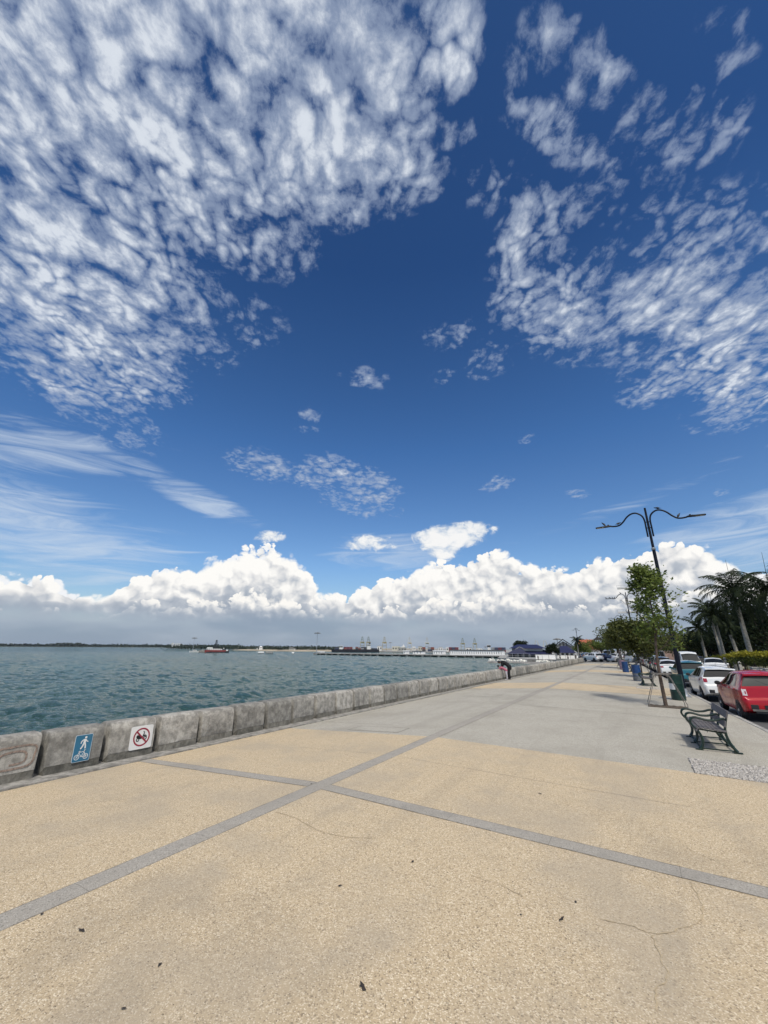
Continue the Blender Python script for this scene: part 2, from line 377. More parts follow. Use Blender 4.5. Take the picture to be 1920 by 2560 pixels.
# ------------------------------------------------------------------ materials
def newmat(name):
    m = bpy.data.materials.new(name); m.use_nodes = True; nt = m.node_tree
    return m, nt, nt.nodes['Principled BSDF']
def obco(nt, kind='Object'):
    n = nt.nodes.new('ShaderNodeTexCoord'); return S(nt, n.outputs[kind])
def geo(nt): return S(nt, nt.nodes.new('ShaderNodeNewGeometry').outputs['Position'])
def setin(nt, bs, key, v):
    if isinstance(v, S): nt.links.new(v.k, bs.inputs[key])
    elif hasattr(v, '__len__'): bs.inputs[key].default_value = (*v, 1)
    else: bs.inputs[key].default_value = v
def bump(nt, bs, h, strength=0.3, dist=0.02):
    b = nt.nodes.new('ShaderNodeBump'); b.inputs['Strength'].default_value = strength; b.inputs['Distance'].default_value = dist
    nt.links.new(h.k, b.inputs['Height']); nt.links.new(b.outputs[0], bs.inputs['Normal'])
def pbr(name, col, rough=0.6, metal=0.0, var=0.15, scale=4.0, bmp=0.0, bscale=60.0, spec=0.5, coat=0.0, dirt=None, dirt_amt=0.5):
    m, nt, bs = newmat(name); p = obco(nt)
    n = noise(p, scale, 5, 0.6)
    lo = tuple(c*(1-var) for c in col); hi = tuple(min(1, c*(1+var)) for c in col)
    c = mixc(nt, n.step(0.3, 0.7), lo, hi)
    if dirt: c = mixc(nt, noise(p, scale*0.6, 6, 0.7).step(0.48, 0.72)*dirt_amt, c, dirt)
    setin(nt, bs, 'Base Color', c)
    setin(nt, bs, 'Roughness', (n - 0.5)*0.25 + rough if rough > .12 else rough); bs.inputs['Metallic'].default_value = metal
    bs.inputs['Specular IOR Level'].default_value = spec; bs.inputs['Coat Weight'].default_value = coat; bs.inputs['Coat Roughness'].default_value = 0.04
    if bmp: bump(nt, bs, noise(p, bscale, 4), bmp, 0.01)
    return m
def aggregate(name, base, dark, light, stain, seams=False):
    """washed-pebble paving: 8 mm stones in mortar, worn and stained in broad patches"""
    m, nt, bs = newmat(name); p = geo(nt); px, py, pz = sep(p); q = vec(nt, px, py)
    st = voro(q, 118.0, out='Color', dim='2D'); r, g, b = sep(st); ds = voro(q, 118.0, dim='2D')
    st2 = noise(q, 38.0, 3, 0.7, dim='2D'); big = noise(q, 0.55, 5, 0.6, dim='2D'); mid = noise(q, 3.2, 4, 0.6, dim='2D')
    c = ramp(r*0.78 + st2*0.22, [(0.08, tuple(v*.75 for v in dark)), (0.26, base), (0.66, base), (0.92, tuple(min(.9, v*1.12) for v in light))])
    st3 = voro(q, 41.0, out='Color', dim='2D'); c = mixc(nt, sep(st3)[0].step(0.955, 0.975)*voro(q, 41.0, dim='2D').step(0.42, 0.30)*0.6, c, tuple(v*0.6 for v in dark))
    c = mixc(nt, ds.step(0.5, 0.8)*0.35, c, tuple(v*0.55 for v in base))
    c = mixc(nt, big.step(0.42, 0.72)*0.55 + mid.step(0.5, 0.8)*0.22, c, stain)
    spot = noise(vec(nt, px*0.33 + 3.0, py*0.23 + 7.0), 1.0, 6, 0.66, dim='2D'); c = mixc(nt, spot.step(0.55, 0.75)*0.30, c, tuple(v*0.62 for v in stain))
    trk = noise(vec(nt, px*1.6, py*0.10), 1.0, 4, 0.6, dim='2D'); c = mixc(nt, trk.step(0.56, 0.74)*0.18, c, tuple(v*0.7 for v in stain))
    fl = voro(q, 9.0, dim='2D'); c = mixc(nt, (fl.step(0.055, 0.03))*(mid.step(0.5, 0.56)), c, tuple(v*0.3 for v in base))
    setin(nt, bs, 'Base Color', c); setin(nt, bs, 'Roughness', 0.86); bs.inputs['Specular IOR Level'].default_value = 0.3
    bump(nt, bs, (1.0 - ds) + st2*0.6, 0.32, 0.006)
    return m
def strip_mat(name, axis, centre, half):
    m = M_aggr(name); nt = m.node_tree; bs = nt.nodes['Principled BSDF']; p = geo(nt); px, py, pz = sep(p); a = px if axis == 0 else py; b = py if axis == 0 else px
    src = S(nt, bs.inputs['Base Color'].links[0].from_socket); n = noise(p, 6.0, 4, 0.65)
    edge = ((a - centre).abs() + (n - 0.5)*0.018).step(half-.016, half-.004); jn = ((b*(1/1.22)).frac() - 0.5).abs().step(0.4965, 0.4985)
    c = mixc(nt, edge*n.step(0.3, 0.6)*0.75 + jn*0.55, src, (0.10, 0.085, 0.065)); c = mixc(nt, noise(p, 2.2, 6, 0.7).step(0.5, 0.72)*0.4, c, (0.19, 0.18, 0.16)); setin(nt, bs, 'Base Color', c); return m
def concrete(name, base, streak=0.6, scale=1.0):
    """weathered cast concrete: mottling, pits, dark runs down the face; each block its own shade"""
    m, nt, bs = newmat(name); p = obco(nt); oi = nt.nodes.new('ShaderNodeObjectInfo'); rnd = S(nt, oi.outputs['Random'])
    px, py, pz = sep(p); off = rnd*37.0
    q = vec(nt, px*scale + off, py*scale + off, pz*scale)
    mott = noise(q, 5.0, 8, 0.68); fine = noise(q, 38.0, 5, 0.7)
    run = noise(vec(nt, px*14.0*scale + off, py*14.0*scale + off, pz*1.6*scale), 1.0, 5, 0.62)
    c = mixc(nt, mott.step(0.34, 0.66), tuple(v*0.58 for v in base), tuple(v*1.3 for v in base))
    c = mixc(nt, (run.step(0.5, 0.74)*streak)*(mott.step(0.35, 0.6)), c, tuple(v*0.28 for v in base))
    c = mixc(nt, fine.step(0.52, 0.68)*0.6, c, tuple(v*0.42 for v in base))
    nz = sep(S(nt, nt.nodes.new('ShaderNodeNewGeometry').outputs['Normal']))[2]
    c = mixc(nt, 1.0, c, mixc(nt, rnd, (0.70, 0.70, 0.69), (1.22, 1.20, 1.17)), 'MULTIPLY')
    setin(nt, bs, 'Base Color', c); setin(nt, bs, 'Roughness', 0.9); bs.inputs['Specular IOR Level'].default_value = 0.25
    bump(nt, bs, fine*0.8 + mott, 0.7, 0.016)
    return m
def leafmat(name, a, b, trans=0.35, rough=0.5, spec=0.3):
    m, nt, bs = newmat(name); p = geo(nt)
    n = noise(p, 7.0, 2); n2 = noise(p, 0.9, 2); 
    c = mixc(nt, (n*0.75 + n2*0.35).step(0.34, 0.74), a, b); setin(nt, bs, 'Base Color', c); setin(nt, bs, 'Roughness', rough)
    bs.inputs['Specular IOR Level'].default_value = spec
    tr = nt.nodes.new('ShaderNodeBsdfTranslucent'); nt.links.new(c.k, tr.inputs[0])
    mx = nt.nodes.new('ShaderNodeMixShader'); mx.inputs[0].default_value = trans
    nt.links.new(bs.outputs[0], mx.inputs[1]); nt.links.new(tr.outputs[0], mx.inputs[2])
    nt.links.new(mx.outputs[0], nt.nodes['Material Output'].inputs[0]); return m
def glassmat(name, col=(0.012, 0.014, 0.016), rough=0.03):
    m, nt, bs = newmat(name); setin(nt, bs, 'Base Color', col); setin(nt, bs, 'Roughness', rough); bs.inputs['Specular IOR Level'].default_value = 0.35
    return m

def M_aggr(n): return aggregate(n, (0.34, 0.31, 0.265), (0.26, 0.24, 0.20), (0.43, 0.395, 0.34), (0.28, 0.255, 0.215))
M = dict(
 grey_paving=aggregate('grey_paving', (0.385, 0.355, 0.295), (0.18, 0.165, 0.135), (0.58, 0.54, 0.46), (0.30, 0.275, 0.225)),
 yellow_paving=aggregate('yellow_paving', (0.495, 0.385, 0.245), (0.235, 0.175, 0.11), (0.72, 0.62, 0.46), (0.375, 0.315, 0.235)),
 strip=strip_mat('strip_paving', 0, -4.62, .14), cross_strip=strip_mat('cross_strip_paving', 1, 5.725, .125),
 block=concrete('block_concrete', (0.32, 0.305, 0.275), 0.6), plinth=concrete('plinth_concrete', (0.185, 0.175, 0.15), 0.6),
 ledge=concrete('ledge_concrete', (0.34, 0.325, 0.30), 0.4), kerb=concrete('kerb_concrete', (0.34, 0.33, 0.31), 0.4),
 dark_iron=pbr('dark_iron', (0.008, 0.010, 0.014), 0.5, 0.0, 0.3, spec=.2), pole_paint=pbr('pole_paint', (0.006, 0.008, 0.015), 0.45, 0.0, 0.25, 3, spec=.2),
 lens=pbr('lamp_lens', (0.42, 0.43, 0.40), 0.25), steel=pbr('galvanised_steel', (0.42, 0.43, 0.44), 0.42, 0.6),
 bench_green=pbr('bench_green', (0.008, 0.024, 0.016), 0.36, 0.0, 0.35, 14, dirt=(0.03, 0.025, 0.02), dirt_amt=.35),
 bench_wood=pbr('bench_wood', (0.115, 0.105, 0.105), 0.72, 0.0, 0.35, 9, 0.5, 40),
 bark=pbr('bark', (0.085, 0.06, 0.045), 0.9, 0.0, 0.4, 16, 0.8, 40), palm_bark=pbr('palm_bark', (0.30, 0.275, 0.23), 0.9, 0.0, 0.3, 5, 0.6, 30),
 soil=pbr('soil', (0.085, 0.065, 0.045), 0.95, 0.0, 0.5, 20, 1.0, 70), timber=pbr('grey_timber', (0.16, 0.145, 0.13), 0.85, 0.0, 0.3, 12, 0.4, 60),
 white_paint=pbr('white_paint', (0.74, 0.73, 0.70), 0.55, 0.0, 0.06, 3, dirt=(0.42, 0.40, 0.36), dirt_amt=.35), white_wall=pbr('white_wall', (0.80, 0.79, 0.76), 0.8, 0.0, 0.06, 1.5),
 black=pbr('black', (0.008, 0.008, 0.009), 0.5, 0.0, 0.2), rubber=pbr('rubber', (0.014, 0.014, 0.015), 0.75, 0.0, 0.2, 12),
 rim=pbr('alloy_rim', (0.42, 0.43, 0.44), 0.28, 0.75, 0.1, 5), glass=glassmat('car_glass'),
 red_light=pbr('tail_light_red', (0.30, 0.008, 0.012), 0.12, 0, .1, 5, coat=.6), clear_light=pbr('tail_light_clear', (0.62, 0.55, 0.52), 0.15, 0, .15, 20, coat=.6),
 plate=pbr('number_plate', (0.012, 0.012, 0.013), 0.5, 0, .1, 5), plate_ink=pbr('plate_lettering', (0.75, 0.75, 0.74), 0.5, 0, .02),
)
def lvl(x):                                   # cross-fall of the promenade: crowned at the centre strip
    return -0.0527*(-4.62-x) if x < -4.62 else -0.0115*(x+4.62)
def gnd(px, py, dz=0.0):                      # surveyed point on the paved surface
    z = 0.0
    for _ in range(25):
        g = gp(px, py, z); z = lvl(max(-11, min(3, g.x)))+dz
    return gp(px, py, z)

# ------------------------------------------------------------------ promenade, road, sea, land
def wallx(y): return -9.80 + 0.0245*(y-3.5)          # foot of the sea wall blocks
KERB = [(-8, 4.2), (16.3, 2.75), (19.7, 2.46), (27, 1.97), (40, 1.36), (64, 0.18), (78, -0.5)]
def roadz(y): return -0.21 - 0.16*min(1, max(0, (y-20)/16))
def kerbx(y):
    for (a, b), (c, d) in zip(KERB, KERB[1:]):
        if y <= c: return b + (d-b)*(y-a)/(c-a)
    return KERB[-1][1]
END = 77.0
WATER = -2.6; ROADZ = -0.21
ys = sorted(set(np.round(np.concatenate([np.linspace(-8, END, 86), [16.3, 19.7]]), 3)))
def sheet(name, y0, y1, xa, xb, lift, mat, kind='structure'):
    """paving sheet lying on the crowned surface between xa(y) and xb(y)"""
    m = MB(); Y = [y0]+[y for y in ys if y0 < y < y1]+[y1]; rows = []
    for y in Y:
        a, b = xa(y), xb(y); xs = [a+(b-a)*i/4 for i in range(5)]
        if a < -4.7 and b > -4.5: xs = [a, (a-4.62)/2, -4.62, (b-4.62)/2, b]
        rows.append([(x, y, lvl(x)+lift) for x in xs])
    m.loft(rows, closed=False)
    return tag(m.build(name, mat), kind=kind)
m = MB()                                                # the slab itself, with its seaward and road-side faces
rows = []
for y in ys:
    a, b = wallx(y)-0.9, kerbx(y)-0.16
    rows.append([(a, y, -4.0), (a, y, lvl(a)), (-9, y, lvl(-9)), (-4.62, y, 0), (0, y, lvl(0)), (b, y, lvl(b)), (b, y, -0.9)])
m.loft(rows, closed=False); r0, r1 = rows[0], rows[-1]
m.add(r0, [tuple(range(7))]); m.add(r1, [tuple(range(7))])
tag(m.build('promenade', M['grey_paving']), kind='structure')
WE = lambda y: wallx(y)+0.36
ES = lambda y: kerbx(y)-0.16
YB = [(-8.0, 9.99), (24.65, 29.3), (44.2, 48.4), (63.5, 67.5)]
for y0, y1 in YB:
    sheet('yellow_pavement', y0, y1, WE, (lambda y: -4.76), 0.004, M['yellow_paving'])
    sheet('yellow_pavement', y0, y1, (lambda y: -4.48), ((lambda y: kerbx(y)-0.45) if y0 > 0 else (lambda y: min(kerbx(y)-0.6, 2.6))), 0.004, M['yellow_paving'])
sheet('paving_strip', -8, END, (lambda y: -4.76), (lambda y: -4.48), 0.005, M['strip'])
sheet('paving_strip', 5.60, 5.85, WE, (lambda y: -4.76), 0.008, M['cross_strip'])
sheet('paving_strip', 5.60, 5.85, (lambda y: -4.48), ES, 0.008, M['cross_strip'])
tag(bpy.data.objects['promenade'], kind='structure')
for y0, y1, a, b in ((17.1, 17.125, -4.4, 1.9), (11.3, 11.315, -9.2, -6.5), (19.6, 19.62, -9.1, -5.0), (36.0, 36.03, -9, 1.2), (7.9, 7.906, -4.4, 0.3), (7.9, 7.906, -7.0, -4.8)):
    sheet('paving_joint', y0, y1, (lambda y, a=a: a), (lambda y, b=b: b), 0.0095, M['plinth'])
# foot ledge of the wall
m = MB(); m.loft([[(wallx(y)-0.9, y, lvl(wallx(y))+.0), (wallx(y)-0.9, y, lvl(wallx(y))+.03), (WE(y)+.003, y, lvl(WE(y))+.03), (WE(y)+.003, y, lvl(WE(y))-.04)] for y in ys], closed=False)
tag(m.build('wall_ledge', M['ledge']), kind='structure')
# kerb: a real step down to the road
m = MB(); rows = [[(kerbx(y)-0.17, y, lvl(kerbx(y)-.17)-.1), (kerbx(y)-0.157, y, lvl(kerbx(y)-.16)+.012), (kerbx(y)-0.02, y, lvl(kerbx(y))+.010), (kerbx(y), y, lvl(kerbx(y))-.012), (kerbx(y)+.015, y, -.9)] for y in ys]
m.loft(rows, closed=False); tag(m.build('kerb', M['kerb']), kind='structure')

# asphalt
ma, nt, bs = newmat('asphalt'); p = geo(nt)
c = mixc(nt, noise(p, 0.5, 5, 0.65).step(0.35, 0.7), (0.060, 0.060, 0.061), (0.095, 0.094, 0.092)); c = mixc(nt, noise(p, 60, 3, 0.7).step(0.45, 0.7)*0.5, c, (0.14, 0.14, 0.138))
setin(nt, bs, 'Base Color', c); setin(nt, bs, 'Roughness', 0.85); bump(nt, bs, noise(p, 80, 3), 0.3, 0.01); M['asphalt'] = ma
m = MB(); yr = [-30, 0, 20, 24, 28, 32, 36, 60, END, 110, 240]
m.loft([[(-9.0 if y > END-1 else -1.2, y, roadz(y)), (10.5, y, roadz(y)), (16.0, y, roadz(y)+.02)] for y in yr], closed=False)
tag(m.build('road', ma), kind='structure')
# land behind: grass verge and town ground, out to the far right
mg, nt, bs = newmat('verge'); p = geo(nt)
c = mixc(nt, noise(p, 0.8, 6, 0.7).step(0.35, 0.65), (0.045, 0.055, 0.018), (0.13, 0.115, 0.06)); setin(nt, bs, 'Base Color', c); setin(nt, bs, 'Roughness', 0.95); M['verge'] = mg
m = MB(); G = -0.43
m.add([(10.4, -60, -.2), (3000, -60, -.2), (3000, 4000, -.2), (10.4, 4000, -.2)], [(0, 1, 2, 3)])
shore = [(-8.4, END), (-8.4, 110), (-7, 124)]
m.add([(x, y, G-.01) for x, y in [(10.4, END)]+shore+[(10.4, 900)]], [tuple(range(5))])
m.loft([[(x, y, G-.01), (x, y, -6)] for x, y in shore], closed=False)
tag(m.build('ground', mg), kind='structure')

# ------------------------------------------------------------------ sea: wind chop as real relief near by, finer ripples in the surface
mw, nt, bs = newmat('sea_water'); p = geo(nt); px, py, pz = sep(p)
big = noise(vec(nt, px*0.02, py*0.006), 1.0, 3)
c = mixc(nt, big.step(0.35, 0.65), (0.020, 0.068, 0.057), (0.036, 0.094, 0.079)); setin(nt, bs, 'Base Color', c)
setin(nt, bs, 'Roughness', 0.07); bs.inputs['IOR'].default_value = 1.333; bs.inputs['Specular IOR Level'].default_value = 0.5
w1 = noise(vec(nt, px*1.0 + py*0.55, py*0.8 - px*0.4, 0), 3.4, 5, 0.68, 0.4); w2 = noise(vec(nt, px*0.32 + py*0.17, py*0.22 - px*0.1), 1.0, 4, 0.6, 0.3)
bump(nt, bs, w1*0.70 + w2*0.5, 1.0, 0.85)
M['water'] = mw
rad = [14.0]
while rad[-1] < 420: rad.append(rad[-1]*1.0062)
while rad[-1] < 9000: rad.append(rad[-1]*1.12)
rad = np.array(rad); ang = np.radians(np.arange(-128, 36.01, 0.24))
RR, AA = np.meshgrid(rad, ang, indexing='ij'); X = RR*np.sin(AA); Y = RR*np.cos(AA); Z = np.full_like(X, WATER)
wr = np.random.default_rng(3)
for i in range(46):
    L = 0.5*(10.0/0.5)**(i/45); th = math.radians(205 + wr.normal(0, 34)); k = 2*math.pi/L
    A = 0.0165*L**0.62*(0.6 + 0.8*wr.random())*0.5
    ph = k*(X*math.sin(th)+Y*math.cos(th)) + wr.random()*6.283
    fade = np.clip(1.6 - RR*0.0062*1.6/L, 0, 1)
    Z += A*fade*(np.sin(ph) + 0.28*np.sin(2*ph + 0.9))
Z[RR > 420] = WATER
nr, na = X.shape; idx = np.arange(nr*na).reshape(nr, na)
F = np.stack([idx[:-1, :-1], idx[:-1, 1:], idx[1:, 1:], idx[1:, :-1]], -1).reshape(-1, 4)
sea = np_mesh('sea', np.stack([X, Y, Z], -1).reshape(-1, 3), F[:, ::-1], mw, smooth=True); tag(sea, kind='structure')

# ------------------------------------------------------------------ sea wall: one cast block after another
def block_mesh(L, rs):
    W, Hh = 0.56, 0.735; ins = 0.016
    prof = [(0, .15), (0, .16), (-.02, .60), (-.045, .685), (-.095, Hh-.012), (-.15, Hh), (-W+.12, Hh-.005), (-W+.03, Hh-.05), (-W, Hh-.12), (-W, 0.0), (-.2, 0.0)]
    b = MB(); rings = []
    for k, (t, s) in enumerate(((0, 1), (.012, 0), (.03, 0), (.5, 0), (.97, 0), (.988, 0), (1, 1))):
        ring = []
        for x, z in prof:
            tap = (0.052+ins*max(0, (.74-z)/.74))*(1 if t < .5 else -1)*abs(1-2*t)
            sh = .022*s
            ring.append((x - sh*(1 if x > -.28 else -1) + rs.normal(0, .0025), t*L+tap, z - (sh if z > .3 else 0) + rs.normal(0, .0025)))
        rings.append(ring)
    b.loft(rings); bd = b
    q = MB(); q.loft([[(-.03, t*L+s, z0) for z0 in ()]+[(-.004, t*L+s, .0), (-.004, t*L+s, .149), (-.20, t*L+s, .149), (-.20, t*L+s, .0)] for t, s in ((0, .075), (.5, 0), (1, -.075))])
    return bd, q
PITCHB, Y0 = 1.075, 0.78
rsb = np.random.default_rng(21); protos = []
for i in range(6):
    bd, q = block_mesh(PITCHB, rsb)
    ob = bd.build('concrete_block', M['block'], smooth=50); pl = q.build('plinth', M['plinth'], ob); protos.append((ob, pl))
NB = 71; blocks = []
near = {2: 'concrete sea wall block with a faint red painted outline, cut by the left picture edge', 3: 'concrete sea wall block with the blue walking and cycling sign on it', 4: 'concrete sea wall block with the white no-motorcycles sign on it'}
for k, w in enumerate(('first', 'second', 'third', 'fourth', 'fifth', 'sixth', 'seventh', 'eighth', 'ninth')): near[5+k] = w+' bare concrete block of the sea wall beyond the one with the white motorcycle sign'
cnt = 0
for i in range(NB):
    y = Y0+i*PITCHB
    if i < 2: continue
    a, b = protos[int(rsb.integers(6))] if i > 7 else protos[i-2]
    if i <= 7: o = a
    else: o = copy_tree(a)
    o.location = (wallx(y)+rsb.normal(0, .008), y, lvl(wallx(y))+.031); o.rotation_euler = (0, rsb.normal(0, .004), -0.0245+rsb.normal(0, .006)); o.scale = (1, 1, 1+rsb.normal(0, .008))
    feet_i = 30
    if i in near: lab = near[i]; g = 'concrete blocks of the sea wall'
    elif i < feet_i-2: lab = 'plain grey concrete block in the sea wall between the signs and the bending person'; g = 'middle blocks of the sea wall'
    elif i <= feet_i+1: lab = 'grey concrete block in the sea wall right beside the bending person'; g = 'blocks beside the person'
    else: lab = 'small distant concrete block of the sea wall beyond the bending person'; g = 'far blocks of the sea wall'
    tag(o, lab, 'concrete block', g)
    for c in o.children: c['kind'] = ''; del c['kind']
    blocks.append(o)

# ------------------------------------------------------------------ street furniture
RZ = 0.055                                             # the road bears slightly left of the paving grid
# --- signs fixed on the wall blocks (u along the wall, v up)
sign_blue = pbr('sign_blue', (0.026, 0.14, 0.235), 0.4, 0, .12, 3, dirt=(0.30, 0.36, 0.38), dirt_amt=.3)
sign_white = pbr('sign_white', (0.68, 0.67, 0.64), 0.5, 0, .05, 6, dirt=(0.5, 0.48, 0.45), dirt_amt=.3)
sign_red = pbr('sign_red', (0.26, 0.02, 0.04), 0.5, 0, .1, 6); sign_grey = pbr('sign_faded', (0.50, 0.55, 0.58), .55, 0, .08, 5)
def rrect(w, h, r, n=5):
    return [(cx+r*math.cos(a0+math.pi/2*i/n), cy+r*math.sin(a0+math.pi/2*i/n)) for cx, cy, a0 in ((w-r, h-r, 0), (r, h-r, math.pi/2), (r, r, math.pi), (w-r, r, 1.5*math.pi)) for i in range(n+1)]
def pface(x0, x1): return lambda a, b, k: (x1 if k else x0, a, b)
def circ(cx, cy, r, n=20): return [(cx+r*math.cos(2*math.pi*i/n), cy+r*math.sin(2*math.pi*i/n)) for i in range(n)]
def ring2(m, cx, cy, r0, r1, x0, x1, n=40):
    vs = []
    for r, x in ((r0, x1), (r1, x1), (r1, x0), (r0, x0)): vs.append([(x, a, b) for a, b in circ(cx, cy, r, n)])
    m.loft([[v[i] for v in vs] for i in list(range(n))+[0]], caps=False)
def stroke(m, p, w, x0, x1):
    for (a, b), (c, d) in zip(p, p[1:]):
        l = math.hypot(c-a, d-b); nx, ny = -(d-b)/l*w/2, (c-a)/l*w/2
        m.prism([(a+nx, b+ny), (a-nx, b-ny), (c-nx, d-ny), (c+nx, d+ny)], pface(x0, x1))
def wall_sign(name, label, y, z, w, h, tilt):
    t = thing(name, label, 'sign', (wallx(y)+.010, y, z)); t.rotation_euler = (0, R(-2.6), -0.0245); return t
t = wall_sign('path_sign', 'blue walking and cycling sign with white figures on a concrete wall block', 4.49, -0.105, .30, .47, 0)
pm = MB(); pm.prism(rrect(.31, .475, .025), pface(-.002, .004)); pm.build('rim', sign_grey, t)
pm = MB(); pm.prism([(a+.008, b+.008) for a, b in rrect(.294, .459, .02)], pface(.003, .0055)); pm.build('plate', sign_blue, t)
pm = MB(); x0, x1 = .005, .008
pm.prism(circ(.185, .420, .020), pface(x0, x1))
pm.prism([(.163, .395), (.188, .392), (.198, .375), (.192, .325), (.158, .310), (.150, .33)], pface(x0, x1))
for k, (p, w) in enumerate((([(.160, .388), (.118, .355), (.112, .318)], .017), ([(.192, .385), (.208, .352), (.236, .338)], .016), ([(.162, .315), (.148, .27), (.118, .222)], .024), ([(.184, .318), (.196, .27), (.200, .222)], .024), ([(.176, .35), (.17, .31)], .036))): stroke(pm, p, w, x0+.0005*k, x1+.0006*k)
pm.build('walking_figure', sign_white, t)
pm = MB(); cxa, cxb, cyw, rw = .080, .232, .085, .046
for cxx in (cxa, cxb):
    ring2(pm, cxx, cyw, rw-.008, rw, x0, x1)
    for a in range(4): stroke(pm, [(cxx-rw*.9*math.cos(a*.785), cyw-rw*.9*math.sin(a*.785)), (cxx+rw*.9*math.cos(a*.785), cyw+rw*.9*math.sin(a*.785))], .0025, x0+.0004*a, x1+.0004*a)
for k, p in enumerate(([(cxa, cyw), (.108, .165), (.190, .172)], [(.112, .155), (.152, .085), (cxb, cyw), (.196, .165), (.152, .085)], [(.205, .19), (.190, .172)], [(.188, .197), (.218, .199)], [(.118, .165), (.100, .182), (.118, .187), (.135, .183)])): stroke(pm, p, .0085, x0+.0007*k, x1+.0007*k)
pm.build('bicycle', sign_white, t)
t = wall_sign('no_motorcycle_sign', 'white sign with a black motorcycle struck out in a red ring on a wall block', 5.545, -0.085, .48, .455, 0)
pm = MB(); pl = rrect(.485, .455, .04); pl = [p for p in pl if not (.30 < p[0] < .33)]
pm.prism(pl, pface(-.002, .005)); pm.build('plate', sign_white, t)
pm = MB(); pc = (.245, .232); ring2(pm, pc[0], pc[1], .150, .180, .004, .0075); stroke(pm, [(pc[0]-.112, pc[1]+.112), (pc[0]+.112, pc[1]-.112)], .030, .004, .0115); pm.build('prohibition_ring', sign_red, t)
pm = MB(); ring2(pm, .165, .185, .018, .036, .005, .009); ring2(pm, .322, .205, .018, .036, .005, .009)
for k, p in enumerate(([(.132, .262), (.132, .225), (.205, .195), (.265, .200), (.268, .225), (.225, .235), (.212, .268)], [(.262, .205), (.29, .24), (.302, .31), (.286, .345), (.278, .335), (.285, .305), (.262, .25)], [(.285, .24), (.335, .25), (.358, .215), (.35, .255), (.32, .268), (.288, .268)], [(.268, .33), (.298, .318), (.298, .33), (.272, .345)], [(.14, .258), (.215, .262), (.215, .278), (.14, .276)])): pm.prism(p, pface(.005+.0004*k, .0085+.0005*k))
pm.build('motorcycle', M['black'], t)

pm = MB(); fx_ = lambda z: -(z-.16)*.0455
for k, pth in enumerate(([(.30, .24), (.33, .52), (.62, .57), (.93, .55), (.95, .40), (.90, .25), (.60, .22), (.30, .24), (.34, .25), (.42, .30), (.46, .46), (.70, .49), (.82, .44), (.80, .31), (.60, .29)],)):
    P_ = [(v.y, v.z) for v in bez([(0, a, c) for a, c in pth], 6)]
    for (a, c), (d, e) in zip(P_, P_[1:]):
        l = math.hypot(d-a, e-c)+1e-6; nx, ny = -(e-c)/l*.016, (d-a)/l*.016
        pm.add([(fx_(q)+.0065, p_, q) for p_, q in ((a+nx, c+ny), (a-nx, c-ny), (d-nx, e-ny), (d+nx, e+ny))], [(0, 1, 2, 3)])
pm.build('painted_outline', pbr('faded_red_paint', (0.25, 0.185, 0.145), .9, 0, .4, 30, dirt=(0.27, 0.245, 0.21), dirt_amt=1.0), blocks[0])
# --- bench: three cast-iron frames, slatted seat, two back planks; faces the sea (-x)
def make_bench(label):
    t = thing('bench', label, 'bench', (0, 0, 0), 0, 'promenade benches'); L = 1.62

    for j, y in enumerate((0.03, L/2, L-.03)):
        b = MB(); iron = lambda p, r, fl=1.5: b.tube([(x, y, z) for x, z in p], r, 8, flat=1.0)
        arm = [tuple(v)[::2] for v in bez([(v[0], 0, v[1]) for v in [(.66, .665), (.60, .655), (.48, .618), (.34, .612), (.22, .640), (.13, .655), (.055, .628), (.025, .56), (.055, .485), (.105, .43)]], 6)]
        iron(arm, [.024]*len(arm))
        leg = [tuple(v)[::2] for v in bez([(v[0], 0, v[1]) for v in [(.10, .44), (.145, .36), (.178, .26), (.175, .15), (.13, .05), (.095, .022)]], 6)]
        iron(leg, [.024+.010*i/len(leg) for i in range(len(leg))])
        back = [tuple(v)[::2] for v in bez([(v[0], 0, v[1]) for v in [(.735, .80), (.70, .70), (.655, .56), (.625, .44), (.625, .33), (.655, .20), (.71, .09), (.755, .025)]], 6)]
        iron(back, [.020+.013*i/len(back) for i in range(len(back))])
        iron([(.10, .425), (.30, .405), (.50, .385), (.625, .38)], .016)
        b.box((.43, y, .040), (.60, .028, .022)); b.box((.09, y, .012), (.14, .055, .024)); b.box((.76, y, .012), (.15, .055, .024))
        b.tube([(.10, y-.001, .37), (.13, y, .345)], [.012, .004], 6); b.tube([(.3, y, .40), (.3, y, .365)], [.012, .004], 6)
        b.build('iron_frame', M['bench_green'], t, smooth=40)
    b = MB(); ss = [(.105, .405, -1.1), (.135, .445, -.5), (.205, .456, -.02), (.285, .452, .06), (.365, .443, .12), (.445, .432, .16), (.525, .424, .1), (.595, .420, .02)]
    for i, (x, z, an) in enumerate(ss):
        w = .072 if i > 1 else .045; ca, sa = math.cos(an), -math.sin(an); h = .032
        ring = [(x+ca*a-sa*c, z+sa*a+ca*c) for a, c in ((-w/2, -h/2), (w/2, -h/2), (w/2, h/2), (-w/2, h/2))]
        b.loft([[(p, y, q) for p, q in ring] for y in (-.035, L*.5, L+.035)])
    b.build('seat', M['bench_wood'], t, bevel=.004)
    for z0, z1, x0, x1 in ((.505, .625, .632, .668), (.685, .835, .692, .742)):
        b = MB(); b.loft([[(x0-.022, y, z0), (x0+.006, y, z0-.006), (x1+.006, y, z1-.006), (x1-.022, y, z1)] for y in (-.05, L+.05)])
        b.build('back_plank', M['bench_wood'], t, bevel=.005)
    b = MB(); b.box((.12, L/2, .055), (.03, L, .012)); b.box((.72, L/2, .055), (.03, L, .012)); b.build('tie_bar', M['bench_green'], t)
    return t
bench = make_bench('near dark green iron bench with grey weathered slats, beside the pebble bed')
bench.location = (.71, 12.2, lvl(1.1)); bench.rotation_euler = (0, 0, RZ*.6)
